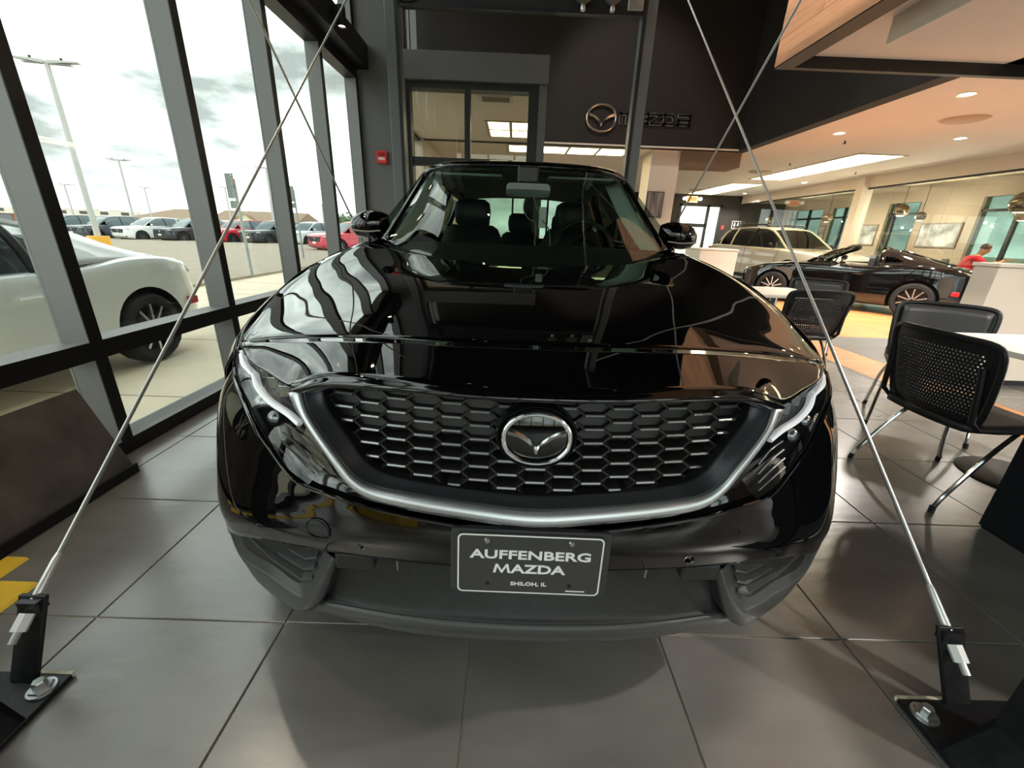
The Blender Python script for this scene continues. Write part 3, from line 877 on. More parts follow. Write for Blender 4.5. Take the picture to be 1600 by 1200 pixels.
def backing(z0, z1, dy, m):
    rows = []
    for z in (z0, (z0 + z1) / 2, z1):
        rows.append([Vec((x / 20 * .47, gy(x / 20 * .47, z) + dy, z)) for x in range(-20, 21)])
    return MB().grid(rows).build('grille_backing', m, suv, 60)
backing(.81, .915, .014, mat('grille_blank', (34, 33, 31), .45))
backing(.66, .81, .05, BLACKM)

# ---- badge
def badge(W, d, ring_m, name_prefix, parent, M):
    """oval ring with V wings, in local XZ, facing -Y, M places it"""
    H = W * .80
    path = []
    for k in range(49):
        a = 2 * math.pi * k / 48
        ca, sa = math.cos(a), math.sin(a)
        e = 2 / 2.12
        path.append((W / 2 * math.copysign(abs(ca) ** e, ca), 0, H / 2 * math.copysign(abs(sa) ** e, sa)))
    MB().tube(path[:], W * .038, 10, caps=False).xf(M).build(name_prefix + '_ring', ring_m, parent)
    top = [(0, -.13), (.09, -.03), (.20, .06), (.32, .12), (.43, .165)]
    bot = [(0, -.26), (.06, -.15), (.15, -.06), (.28, .015), (.44, .055)]
    rows = [[], [], []]
    for (a, b) in zip(top, bot):
        rows[0].append((a[0] * W, .0, a[1] * W)); rows[2].append((b[0] * W, .0, b[1] * W))
        rows[1].append(((a[0] + b[0]) / 2 * W, -d, ((a[1] * .62 + b[1] * .38)) * W))
    g_ = [crom(full(r), 4) for r in rows]
    back = [[Vec((p.x, d * .3, p.z)) for p in g_[0]], [Vec((p.x, d * .3, p.z)) for p in g_[2]]]
    MB().grid([back[0], g_[0], g_[1], g_[2], back[1]]).xf(M).build(name_prefix + '_wings', ring_m, parent, 25)
em = bpy.data.objects.new('badge', None); COL.objects.link(em); em.parent = suv; em.empty_display_size = .05
EM = Matrix.Translation((-.004, .690, .842)) @ Matrix.Rotation(R(-3), 4, 'X')
MB().lathe([(0, -.010), (.055, -.009), (.068, -.004), (.072, .004), (.072, .03)], 40, Matrix.Rotation(R(-90), 4, 'X')).xf(Matrix.Diagonal((1, 1, .80, 1))).xf(EM).build('badge_disc', GLOSSB, em, 50)
badge(.124, .0032, mat('badge_chrome', (226, 228, 230), .16, metal=1.0), 'badge', em, EM @ Matrix.Translation((0, -.012, 0)))
MB().lathe([(.071, -.004), (.0755, -.008), (.0775, .0), (.0775, .03)], 40, Matrix.Rotation(R(-90), 4, 'X')).xf(Matrix.Diagonal((1, 1, .82, 1))).xf(EM).build('badge_bezel', mat('bezel', (40, 42, 44), .25, metal=.6), em, 50)

# ---- lower front: recessed panel, lip, corner blocks
LP = [
 [(0,.735,.52),(.2,.738,.522),(.36,.750,.526),(.47,.770,.522)],
 [(0,.80,.47),(.2,.80,.47),(.36,.81,.47),(.48,.82,.468)],
 [(0,.81,.40),(.2,.81,.40),(.36,.82,.395),(.50,.835,.385)],
 [(0,.775,.30),(.2,.782,.298),(.36,.80,.294),(.52,.835,.285)],
 [(0,.757,.278),(.2,.765,.276),(.36,.785,.272),(.54,.825,.262)],
]
g = loft([full(r) for r in LP], 6, 4)
MB().grid(g).build('lower_panel', CLADD, suv, 60, solid=.005)
LB = [
 [(0,.757,.279),(.2,.765,.277),(.36,.785,.273),(.55,.827,.262)],
 [(0,.750,.268),(.2,.758,.266),(.36,.778,.262),(.555,.822,.25)],
 [(0,.760,.238),(.2,.768,.234),(.36,.79,.228),(.56,.835,.218)],
 [(0,.778,.212),(.2,.787,.207),(.36,.81,.20),(.57,.86,.195)],
 [(0,.95,.195),(.2,.95,.192),(.36,.95,.188),(.6,.95,.185)],
]
g = loft([full(r) for r in LB], 6, 4)
MB().grid(g).build('front_lip', CLAD, suv, 70, solid=.004)
OUT = [(.803,.905,.432),(.80,.915,.335),(.745,.882,.262),(.625,.822,.236),(.568,.802,.246),(.513,.789,.309),(.448,.775,.462)]
CRE = [(.788,.890,.428),(.765,.880,.345),(.660,.818,.352),(.578,.785,.328),(.546,.776,.338),(.500,.767,.400),(.462,.762,.470)]
INN = [(.772,.893,.432),(.745,.876,.375),(.650,.826,.375),(.585,.800,.350),(.560,.794,.358),(.520,.788,.410),(.490,.786,.468)]
for s in (1, -1):
    ct = bpy.data.objects.new('bumper_corner', None); COL.objects.link(ct); ct.parent = suv; ct.empty_display_size = .05
    mxr = lambda rows: [[(s * p[0], p[1], p[2]) for p in r] for r in rows]
    g = loft(mxr([OUT, CRE]), 5, 1)
    g3 = [[a.lerp(b, t) + Vec((0, -.008 * math.sin(math.pi * t), 0)) for a, b in zip(g[0], g[1])] for t in (0, .2, .4, .6, .8, 1)]
    MB().grid(g3).build('corner_shell', CLAD, ct, 60, solid=.004)
    under = [[(p[0] * .97, p[1] + .10, p[2] - .01) for p in OUT], OUT]
    MB().grid(loft(mxr(under), 5, 2)).build('corner_underside', CLADD, ct, 60)
    MB().grid(loft(mxr([CRE, INN]), 5, 2)).build('corner_inset', CLAD, ct, 60)
    # recessed vent back and slats
    topl = [(.80,.915,.43),(.73,.862,.462),(.65,.822,.488),(.60,.812,.497),(.56,.806,.503),(.52,.80,.510),(.49,.80,.514)]
    MB().grid(loft(mxr([INN, topl]), 5, 2)).build('vent_back', CLADD, ct, 60)
    for k in range(4):
        f = .16 + k * .22
        A = Vec(INN[0]).lerp(Vec(topl[1]), .25 + f * .6) + Vec((-.03 - .035 * k, -.012, -.004))
        B = Vec((.555 + .002 * k - .012 * k, .785, .378 + .033 * k))
        A = Vec((s * A.x, A.y - .004, A.z)); B = Vec((s * B.x, B.y, B.z))
        E_ = B + Vec((-s * .03, -.004, .010))
        rows = []
        for P in (A, A.lerp(B, .5) + Vec((0, -.008, 0)), B, E_):
            rows.append([P + Vec((0, -.006, .004)), P + Vec((0, .012, .009)), P + Vec((0, .012, -.003)), P + Vec((0, -.006, -.003))])
        sb = MB().grid(rows, True)
        sb.f.append((3, 2, 1, 0)); sb.f.append((12, 13, 14, 15))
        sb.build('vent_slat', CLAD, ct, 30)
# sensors and tow cover
for (x, y_, z_) in ((-.358, .700, .566), (.340, .698, .557)):
    MB().lathe([(0, -.002), (.0075, -.002), (.0085, .002)], 18, Matrix.Translation((x, y_, z_)) @ Matrix.Rotation(R(90), 4, 'X')).build('parking_sensor', GLOSSB, suv)
    MB().lathe([(.0085, 0), (.0100, .004), (.0120, 0)], 18, Matrix.Translation((x, y_ - .001, z_)) @ Matrix.Rotation(R(90), 4, 'X')).build('sensor_ring', CHROMES, suv)
tw = [(-.455 + .027 * math.cos(R(a)), .708 + .028 * -math.cos(R(a)) * .27 - .0005, .592 + .027 * math.sin(R(a))) for a in range(0, 361, 15)]
MB().tube(tw, .0016, 6, caps=False).build('tow_cover_gap', BLACKM, suv)
# intake tabs under the bumper
for x in (-.40, .40):
    MB().box(x - .045, x + .045, .74, .79, .455, .50).build('intake_tab', CLADD, suv, 0, .006)
for x in (-.30, .27):
    MB().cyl((x, .735, .465), (x, .735, .50), .003, n=6).build('clip_pin', CHROMES, suv)

# ---- number plate
pl = bpy.data.objects.new('number_plate', None); COL.objects.link(pl); pl.parent = suv; pl.location = (-.004, .664, .563); pl.rotation_euler = (R(-3), R(.6), 0)
def rrect(w_, h_, r_, n_=5):
    out = []
    for (cx, cz, a0) in ((w_ - r_, h_ - r_, 0), (-w_ + r_, h_ - r_, 90), (-w_ + r_, -h_ + r_, 180), (w_ - r_, -h_ + r_, 270)):
        for k in range(n_ + 1):
            a = R(a0 + 90 * k / n_)
            out.append((cx + r_ * math.cos(a), cz + r_ * math.sin(a)))
    return out
MB().prism([(x, z + .004) for x, z in rrect(.162, .076, .012)], .012, 'y', -.002).build('plate_bracket', mat('bracket_grey', (58, 59, 60), .45), pl, 0)
MB().prism(rrect(.150, .0735, .012), .003, 'y', -.006).build('plate_board', mat('plate_charcoal', (64, 63, 62), .35), pl, 0)
PW_ = mat('plate_white', (236, 236, 234), .4)
o_, i_ = rrect(.1475, .071, .011), rrect(.1445, .068, .009)
n_ = len(o_)
MB().add([(x, -.0065, z) for x, z in o_] + [(x, -.0065, z) for x, z in i_] + [(x, -.0055, z) for x, z in o_] + [(x, -.0055, z) for x, z in i_],
         [(k, (k + 1) % n_, n_ + (k + 1) % n_, n_ + k) for k in range(n_)] + [(k, 2 * n_ + k, 2 * n_ + (k + 1) % n_, (k + 1) % n_) for k in range(n_)]).build('plate_border', PW_, pl, 0)
def ptext(body, width, zc, height, bold=.0, xc=0.0):
    b = text_mb(body, .04, .0006, bold)
    xs = [p[0] for p in b.v]; zs = [p[2] for p in b.v]
    sx, sz = width / (max(xs) - min(xs)), height / (max(zs) - min(zs))
    cx, cz = (max(xs) + min(xs)) / 2, (max(zs) + min(zs)) / 2
    b.v = [((p[0] - cx) * sx + xc, p[1] - .0068, (p[2] - cz) * sz + zc) for p in b.v]
    return b.build('lettering', PW_, pl, 0)
ptext('AUFFENBERG', .246, .025, .0215, .0010)
ptext('AZDA', .113, -.009, .0215, .0010, .0175)
mz = [(0, 0), (.0048, 0), (.0075, .0148), (.0148, 0), (.0170, 0), (.0243, .0148), (.0268, 0), (.0318, 0), (.0275, .0215), (.0235, .0215), (.0159, .0065), (.0083, .0215), (.0043, .0215)]
MB().add([(x * 1.12 - .0745, y_, z - .01975) for y_ in (-.0074, -.0062) for x, z in mz], [(0, 1, 2, 12), (2, 11, 12), (2, 3, 10, 11), (3, 4, 10), (4, 5, 9, 10), (5, 8, 9), (5, 6, 7, 8)] + [(i, i + 13, (i + 1) % 13 + 13, (i + 1) % 13) for i in range(13)]).build('lettering', PW_, pl, 0)
ptext('SHILOH, IL', .075, -.047, .0105, .0010)
MB().box(.078, .118, -.0068, -.0062, -.0625, -.0600).build('small_print', PW_, pl, 0)
for x in (-.088, .082):
    MB().lathe([(0, -.004), (.005, -.0035), (.007, 0)], 14, Matrix.Translation((x, -.006, .056)) @ Matrix.Rotation(R(90), 4, 'X') @ Matrix.Scale(-1, 4, (0, 0, 1))).build('plate_screw', CHROMES, pl)
    MB().lathe([(0, 0), (.0045, .0002)], 12, Matrix.Translation((x + .003, -.0063, -.048)) @ Matrix.Rotation(R(90), 4, 'X')).build('plate_hole', BLACKM, pl)

# ---- windscreen, pillars, roof
W0 = [(0,2.00,1.060),(.3,2.035,1.068),(.5,2.10,1.086),(.62,2.17,1.108),(.715,2.26,1.140)]
W1 = [(0,2.42,1.355),(.3,2.445,1.352),(.5,2.50,1.346),(.61,2.57,1.340),(.685,2.645,1.335)]
W2 = [(0,2.86,1.590),(.3,2.88,1.588),(.48,2.92,1.582),(.58,2.98,1.570),(.640,3.03,1.548)]
gw = loft([full(W0), full(W1), full(W2)], 5, 8)
MB().grid(gw).build('windshield', WSG, suv, 60)
cowl = [[Vec(p) + Vec((0, -.02, -.03)) for p in crom(full(T[5][:8]), 3)], [Vec((p[0], p[1] + .06, p[2] - .02)) for p in crom(full(T[5][:8]), 3)]]
MB().grid(cowl).build('cowl', BLKPL, suv, 60)
ROOF = [
 [(0,2.855,1.597),(.3,2.875,1.595),(.48,2.915,1.590),(.60,2.99,1.573),(.665,3.05,1.552)],
 [(0,3.00,1.640),(.3,3.01,1.636),(.5,3.03,1.625),(.62,3.06,1.602),(.69,3.10,1.570)],
 [(0,3.35,1.668),(.3,3.35,1.663),(.5,3.35,1.652),(.63,3.35,1.628),(.70,3.35,1.588)],
 [(0,4.0,1.668),(.3,4.0,1.663),(.5,4.0,1.650),(.63,4.0,1.624),(.70,4.0,1.58)],
 [(0,4.6,1.64),(.3,4.6,1.635),(.5,4.6,1.62),(.61,4.6,1.595),(.68,4.6,1.55)],
 [(0,5.0,1.59),(.3,5.0,1.585),(.48,5.0,1.57),(.58,4.98,1.545),(.63,4.97,1.50)],
]
g = loft([full(r) for r in ROOF], 5, 4)
MB().grid(g).build('roof', PAINT, suv, 60, solid=.01)
MB().grid([[p + Vec((0, .02, -.028)) for p in r] for r in g]).build('headliner', mat('headliner_grey', (150, 152, 146), .9), suv, 60)
for s in (1, -1):
    q = lambda a: [(s * p[0], p[1], p[2]) for p in a]
    AP = [q([(.715,2.26,1.140),(.75,2.28,1.150),(.785,2.36,1.145)]), q([(.685,2.645,1.335),(.715,2.66,1.345),(.745,2.74,1.34)]), q([(.640,3.03,1.548),(.672,3.05,1.560),(.70,3.12,1.555)])]
    MB().grid(loft(AP, 4, 6)).build('front_pillar', PAINT, suv, 60, solid=.012)
    IP = [q([(.708,2.28,1.135),(.64,2.38,1.135)]), q([(.675,2.66,1.325),(.60,2.74,1.30)]), q([(.63,3.03,1.535),(.54,3.07,1.52)])]
    MB().grid(loft(IP, 4, 6)).build('pillar_trim', TRIMP, suv, 60, solid=.01)
    # side windows and pillars
    for (ya, yb) in ((2.52, 3.34), (3.42, 4.2), (4.28, 4.85)):
        def zt(y): return 1.15 + max(0, min(1, (y - 2.3) / .78)) * .41 if y < 3.08 else 1.56 - max(0, y - 4.4) * .12
        rows = []
        for k in range(7):
            y_ = ya + (yb - ya) * k / 6
            z1 = zt(y_); z0 = 1.115 + .02 * (y_ - 2.3)
            fr_ = (z1 - 1.12) / .44 * .8
            rows.append([Vec((s * .825, y_, z0)), Vec((s * (.825 - .17 * fr_ * .5), y_, (z0 + z1) / 2)), Vec((s * (.825 - .17 * fr_), y_, z1))])
        MB().grid(rows).build('side_window', glass('side_glass', (150, 168, 160), .06), suv, 60)
    for y_ in (3.38, 4.24, 4.9):
        z1 = zt(y_)
        MB().tube([(s * .857, y_, 1.12), (s * .69, y_ + .01, z1)], .035, 8).build('side_pillar', PAINT, suv)
    MB().tube(crom([(s * .655, 3.25, 1.585), (s * .665, 3.5, 1.625), (s * .66, 4.2, 1.615), (s * .62, 4.85, 1.55)], 5), .022, 8).build('roof_rail', GLOSSB, suv)
    # mirror
    mr = bpy.data.objects.new('side_mirror', None); COL.objects.link(mr); mr.parent = suv; mr.empty_display_size = .05
    prof = [(.795, .035, .045), (.83, .055, .062), (.88, .068, .074), (.93, .068, .072), (.975, .058, .060), (1.0, .035, .035)]
    rows = []
    for (x, ry, rz) in prof:
        rows.append([Vec((s * x, 2.56 + ry * math.cos(2 * math.pi * k / 16) * (1.15 if math.cos(2 * math.pi * k / 16) < 0 else .7), 1.218 - (x - .9) * .12 + rz * math.sin(2 * math.pi * k / 16))) for k in range(16)])
    b = MB().grid(rows, True)
    b.f.append(tuple(range(15, -1, -1))); b.f.append(tuple(80 + k for k in range(16)))
    b.build('mirror_cap', PAINT, mr, 60)
    MB().tube([(s * .80, 2.55, 1.10), (s * .86, 2.55, 1.15), (s * .88, 2.56, 1.17)], .03, 8).build('mirror_arm', GLOSSB, mr)
    MB().tube(crom([(s * .82, 2.482, 1.185), (s * .9, 2.475, 1.178), (s * .985, 2.49, 1.185)], 4), .005, 6).build('indicator', mat('indicator_lens', (150, 140, 134), .2), mr)
# rear window
RW0 = [(0, 5.36, 1.16), (.35, 5.35, 1.16), (.62, 5.31, 1.15)]
RW1 = [(0, 5.02, 1.58), (.35, 5.02, 1.575), (.56, 4.99, 1.54)]
MB().grid(loft([full(RW0), full(RW1)], 4, 4)).build('rear_window', WSG, suv, 60)
for s in (1, -1):
    MB().tube([(s * .64, 5.3, 1.15), (s * .60, 4.98, 1.53)], .05, 8).build('rear_pillar', PAINT, suv)
    MB().box(s * .62 - .16, s * .62 + .16, 5.36, 5.43, .92, 1.0).build('tail_light', RED, suv, 0, .01)
# ---- wheels
def wheel(parent, x, y, r, w_, s, rim=RIMB, spokes=10, n=28, face=RIMS):
    wh = bpy.data.objects.new('wheel', None); COL.objects.link(wh); wh.parent = parent; wh.empty_display_size = .05
    M_ = Matrix.Translation((x, y, r)) @ Matrix.Rotation(R(90 * s), 4, 'Y')
    MB().lathe([(r * .70, -w_ * .5), (r * .9, -w_ * .5), (r * .985, -w_ * .36), (r, -w_ * .2), (r, w_ * .2), (r * .985, w_ * .36), (r * .9, w_ * .5), (r * .70, w_ * .48)], n, M_).build('tyre', TYRE, wh)
    MB().lathe([(r * .70, w_ * .47), (r * .72, w_ * .5), (r * .68, w_ * .44), (r * .64, w_ * .1), (0, w_ * .05)], n, M_).build('rim', rim, wh)
    b = MB()
    for k in range(spokes):
        a = 2 * math.pi * k / spokes
        ca, sa = math.cos(a), math.sin(a)
        t_ = r * .035
        P = [(ca * r * .10 - sa * t_, sa * r * .10 + ca * t_), (ca * r * .10 + sa * t_, sa * r * .10 - ca * t_), (ca * r * .69 + sa * t_, sa * r * .69 - ca * t_), (ca * r * .69 - sa * t_, sa * r * .69 + ca * t_)]
        z0, z1 = w_ * .2, w_ * .42
        b.add([M_ @ Vec((p[0], p[1], zz)) for zz in (z0, z1) for p in P], [(3, 2, 1, 0), (4, 5, 6, 7), (0, 1, 5, 4), (1, 2, 6, 5), (2, 3, 7, 6), (3, 0, 4, 7)])
    b.build('spokes', face, wh, 0)
    MB().lathe([(0, w_ * .45), (r * .10, w_ * .44), (r * .13, w_ * .2)], 14, M_).build('hub', rim, wh)
    return wh
for s in (1, -1):
    for y_ in (1.55, 4.365):
        wheel(suv, s * .82, y_, .36, .23, s, n=36)
# ---- cabin
ca = bpy.data.objects.new('cabin', None); COL.objects.link(ca); ca.parent = suv; ca.empty_display_size = .05
DS = [
 [(0,2.06,1.055),(.35,2.10,1.065),(.6,2.2,1.09),(.74,2.3,1.115)],
 [(0,2.30,1.115),(.35,2.31,1.12),(.6,2.35,1.122),(.78,2.4,1.12)],
 [(0,2.52,1.135),(.35,2.52,1.138),(.6,2.53,1.13),(.80,2.55,1.11)],
 [(0,2.62,1.08),(.35,2.62,1.08),(.6,2.62,1.07),(.80,2.62,1.05)],
 [(0,2.60,.75),(.35,2.60,.75),(.6,2.60,.75),(.80,2.60,.75)],
]
MB().grid(loft([full(r) for r in DS], 4, 4)).build('dashboard', DARKIN, ca, 50)
MB().box(-.82, .82, 2.3, 5.0, .38, .46).build('cabin_floor', BLACKM, ca, 0)
MB().box(-.70, .70, 4.42, 5.2, .46, .98).build('luggage_cover', DARKIN, ca, 0, .02)
def seat(x, y, wd, name, tall=1.0):
    rows = []
    for (z, hw, dy, th) in ((.58, .24, .0, .12), (.75, .25, .02, .11), (.95, .25, .06, .10), (1.10, .24, .10, .09), (1.22, .19, .13, .08), (1.245, .15, .14, .05)):
        rows.append([Vec((x + wd * hw * math.copysign(abs(math.cos(t)) ** .6, math.cos(t)), y + dy + th * math.copysign(abs(math.sin(t)) ** .7, math.sin(t)), z * tall)) for t in [2 * math.pi * k / 20 for k in range(20)]])
    b = MB().grid(rows, True); b.f.append(tuple(100 + k for k in range(20)))
    b.build('seat_back', LEATH, ca, 60)
    rows = []
    for (z, hw, th) in ((1.225, .09, .04), (1.26, .125, .055), (1.33, .135, .06), (1.395, .125, .055), (1.42, .09, .03)):
        rows.append([Vec((x + wd * hw * math.copysign(abs(math.cos(t)) ** .6, math.cos(t)), y + .15 + th * math.copysign(abs(math.sin(t)) ** .7, math.sin(t)), z * tall)) for t in [2 * math.pi * k / 18 for k in range(18)]])
    b = MB().grid(rows, True); b.f.append(tuple(72 + k for k in range(18)))
    b.build('headrest', LEATH, ca, 60)
    MB().box(x - .25 * wd, x + .25 * wd, y - .45, y + .06, .46, .62).build('seat_cushion', LEATH, ca, 40, .04)
seat(-.37, 3.12, 1, 'L'); seat(.37, 3.12, 1, 'R')
for x in (-.42, 0, .42):
    seat(x, 4.12, .9, 'B', .97)
# steering wheel, mirror, visors, tag and cords
sw = [(.385 + .185 * math.cos(R(a)), 2.75 - .07 * math.sin(R(a)) * -1, 1.11 + .175 * math.sin(R(a))) for a in range(0, 361, 12)]
MB().tube(sw, .016, 8, caps=False).build('steering_wheel', LEATH, ca)
MB().lathe([(0, -.03), (.07, -.02), (.085, .02)], 18, Matrix.Translation((.385, 2.75, 1.10)) @ Matrix.Rotation(R(75), 4, 'X')).box(.21, .56, 2.735, 2.76, 1.085, 1.115).build('steering_hub', DARKIN, ca)
MB().prism(rrect(.125, .036, .025), .03, 'y').xf(Matrix.Translation((.012, 2.56, 1.430))).build('rear_view_mirror', mat('mirror_shell', (96, 102, 100), .35), ca, 30)
MB().box(-.05, .07, 2.60, 2.75, 1.47, 1.56).build('sensor_housing', BLKPL, ca, 0, .01)
for s in (-1, 1):
    MB().box(s * .36 - .21, s * .36 + .21, 2.93, 3.09, 1.535, 1.55).build('sun_visor', TRIMP, ca, 0, .006)
MB().box(.078, .118, 2.5, 2.503, 1.232, 1.342).build('paper_tag', WHITE, ca, 0)
MB().tube(crom([(.04, 2.57, 1.41), (.06, 2.54, 1.35), (.085, 2.52, 1.30), (.10, 2.5, 1.27), (.14, 2.5, 1.22), (.15, 2.48, 1.13)], 5), .0035, 6).build('cord', mat('cord_grey', (130, 132, 126), .6), ca)
MB().tube(crom([(.0, 2.57, 1.40), (-.01, 2.54, 1.33), (.02, 2.52, 1.28), (.06, 2.5, 1.25), (.06, 2.48, 1.13)], 5), .0035, 6).build('cord', mat('cord_grey', (130, 132, 126), .6), ca)
# ================================================================== DISPLAY TOWER, RODS, SIGN, BOARD
POSTM = mat('post_grey', (96, 98, 100), 0.4, metal=0.2)
for (x, y_, s, lb) in ((-1.22, 4.85, 1, 'grey steel tower post at the far left behind the SUV'), (1.20, 4.85, -1, 'grey steel tower post at the far right behind the SUV'), (-1.30, .60, 1, 'near steel tower post at the bottom left corner'), (1.285, .60, -1, 'near black steel tower post at the bottom right corner')):
    far = y_ > 2
    t = thing('tower_post', lb, 'post', (x, y_, 0), group='tower posts')
    MB().box(-.065, .065, -.065, .065, .016, 3.9).build('tube', POSTM if far else STEELB, t, 0, .006)
    MB().box(-.066 if s < 0 else .03, -.03 if s < 0 else .066, -.067, -.064, .02, 3.9).build('guide_rail', BLACKM, t, 0)
    px0, px1 = (-.30, .125) if s > 0 else (-.165, .30)
    MB().box(px0, px1, -.28, .18, .002, .016).build('base_plate', STEELB, t, 0, .003)
    e = .125 if s > 0 else -.165
    # raw edge of the plate
    MB().box(min(0, e) if s < 0 else -.02, max(0, e) if s > 0 else .04, .176, .184, .003, .018).build('plate_edge', mat('raw_edge', (214, 204, 180), .6, noise=(40, .2)), t, 0)
    # gusset from inner plate edge to the post
    xi = e * .98
    MB().prism([(xi, .016), (s * .05, .016), (s * .05, .13)], .012, 'y', .055).build('gusset', STEELB, t, 0)
    MB().prism([(xi, .016), (s * .05, .016), (s * .05, .13)], .012, 'y', -.20).build('gusset', STEELB, t, 0)
    MB().add([(xi, .067, .016), (s * .05, .067, .13), (s * .05, -.2, .13), (xi, -.2, .016)], [(0, 1, 2, 3)]).build('gusset_top', STEELB, t, 0, solid=.006)
    bx = e - s * .035
    b = MB().lathe([(0, .05), (.013, .05), (.015, .047), (.015, .03), (.024, .03), (.026, .018)], 6, Matrix.Translation((bx, .135, 0)))
    b.build('anchor_bolt', STEEL, t, 20)
    MB().lathe([(.0, .024), (.030, .023), (.031, .017)], 20, Matrix.Translation((bx, .135, 0))).build('washer', STEEL, t)
t = thing('gantry', 'dark overhead gantry beam with pulleys between the far posts', 'gantry', (0, 4.85, 3.14))
MB().box(-1.14, 1.12, -.05, .05, 0.02, .30).build('crossbeam', BLACKM, t, 0, .004)
MB().box(-1.14, 1.12, -.07, -.05, 0.0, .035).build('lower_flange', STEELB, t, 0)
MB().box(.98, 1.12, -.09, -.07, .03, .24).build('end_plate', STEEL, t, 0, .004)
MB().lathe([(0, -.02), (.028, -.02), (.032, 0)], 16, Matrix.Translation((1.105, -.09, .15)) @ Matrix.Rotation(R(90), 4, 'X') @ Matrix.Scale(-1, 4, (0, 0, 1))).build('bolt', WHITE, t)
for x in (.56, .83):
    MB().lathe([(.02, 0), (.02, .03), (.07, .06), (.05, .08), (.08, .11), (.05, .13), (.06, .16)], 18, Matrix.Translation((x, -.12, .02))).build('pulley', mat('pulley_grey', (96, 92, 84), .5), t)
    MB().lathe([(0, -.02), (.022, -.02), (.026, 0), (.02, .02)], 12, Matrix.Translation((x, -.12, .02))).build('pulley_nut', STEEL, t)
MB().box(-1.14, -1.0, -.09, -.05, .03, .2).build('motor_box', BLKPL, t, 0, .006)
for s, lb in ((-1, 'left'), (1, 'right')):
    t = thing('top_rail', 'dark top rail joining the %s tower posts high above' % lb, 'rail', (s * 1.21, 2.7, 3.9))
    MB().box(-.05, .05, -2.2, 2.2, 0, .12).build('beam', BLACKM, t, 0)
def rod(lb, a, b, near):
    t = thing('tie_rod', lb, 'cable', (0, 0, 0), group='tower bracing rods')
    a, b = Vec(a), Vec(b)
    d = (b - a).normalized()
    MB().cyl(a, b, .0062, n=10).build('rod', RODM, t)
    MB().tube([a, a + d * .012, a + d * .115, a + d * .13], [.0085, .0115, .0095, .007], 12).build('socket', mat('socket_silver', (228, 228, 224), .3, metal=.5), t)
    if near:
        s = 1 if a.x > 0 else -1
        foot = Vec((a.x + s * .03, a.y - .06, .016))
        u = Vec((1, 0, 0))
        n_ = (foot - a).normalized().cross(u)
        top = a - d * .01
        P = []
        for e in (top + Vec((0, .02, .03)), foot):
            for (i, j) in ((-.036, -.006), (.036, -.006), (.036, .006), (-.036, .006)):
                P.append(e + u * i + n_ * j)
        MB().add(P, [(3, 2, 1, 0), (4, 5, 6, 7), (0, 1, 5, 4), (1, 2, 6, 5), (2, 3, 7, 6), (3, 0, 4, 7)]).build('strap', STEELB, t, 0, .003)
        nb = a - d * .035 + n_ * (.022 if n_.y < 0 else -.022)
        c_ = a - d * .05
        MB().tube([c_ + d * .03, c_ - d * .012], .017, 6).build('nut', WHITE, t, 20)
        MB().tube([c_ - d * .012, c_ - d * .04], .009, 10).build('threaded_end', RODM, t)
        MB().box(-.028, .028, -.014, .014, -.016, .016, Matrix.Translation(top + d * .012)).build('clevis', STEELB, t, 0, .003)
    return t
rod('bright steel rod rising from the bottom right corner', (1.25, .83, .195), (1.25, 4.78, 3.66), True)
rod('thin steel rod crossing at upper right from post top to floor', (1.265, 4.77, .205), (1.265, .72, 3.62), False)
rod('bright steel rod rising from the bottom left corner', (-1.25, .816, .223), (-1.25, 4.78, 3.68), True)
rod('thin steel rod crossing at upper left in front of the windows', (-1.265, 4.70, .16), (-1.265, .72, 3.63), False)

# wall sign: ring badge and lettering
t = thing('wall_sign', 'chrome ring badge and dark outlined lettering on the brown bulkhead', 'sign', (0, 9.88, 0))
SGN = mat('sign_chrome', (212, 196, 180), .2, metal=.9)
badge(.60, .03, SGN, 'badge', t, Matrix.Translation((1.72, -.05, 3.49)))
LETD = mat('letter_face', (20, 19, 18), .35)
LETE = mat('letter_edge', (190, 182, 170), .35, metal=.6)
def strokes(x, segs, w_):
    f_, e_ = MB(), MB()
    for (x0, z0, x1, z1) in segs:
        a, b = Vec((x + x0, 0, z0)), Vec((x + x1, 0, z1))
        d = (b - a).normalized(); n_ = Vec((-d.z, 0, d.x)) * w_ / 2
        a2, b2 = a - d * w_ / 2 if abs(d.x) * abs(d.z) < .01 else a, b + d * w_ / 2 if abs(d.x) * abs(d.z) < .01 else b
        for (mb_, k, y0, y1) in ((f_, 1, -.05, 0), (e_, 1.32, -.044, -.004)):
            q = [a2 + n_ * k - d * (k - 1) * w_ / 2, b2 + n_ * k + d * (k - 1) * w_ / 2, b2 - n_ * k + d * (k - 1) * w_ / 2, a2 - n_ * k - d * (k - 1) * w_ / 2]
            mb_.add([p + Vec((0, y, 0)) for y in (y0, y1) for p in q], [(0, 1, 2, 3), (7, 6, 5, 4), (0, 4, 5, 1), (1, 5, 6, 2), (2, 6, 7, 3), (3, 7, 4, 0)])
    o = e_.build('letter', LETE, t, 0)
    f_.build('letter_front', LETD, o, 0)
zb, zt_, zm = 3.425, 3.585, 3.505
w_ = .042
strokes(2.12, [(0, zb, 0, zt_), (0, zt_, .26, zt_), (.13, zb, .13, zt_), (.26, zb, .26, zt_)], w_)
def la(x): strokes(x, [(0, zt_, .22, zt_), (.22, zt_, .22, zb), (0, zm - .005, .22, zm - .005), (0, zm, 0, zb), (0, zb, .22, zb)], w_)
la(2.46)
strokes(2.75, [(0, zt_, .2, zt_), (.2, zt_, .0, zb), (0, zb, .2, zb)], w_)
strokes(3.03, [(0, zb, 0, zt_), (0, zt_, .15, zt_), (.15, zt_, .21, zm), (.21, zm, .16, zb), (.16, zb, 0, zb)], w_)
la(3.32)

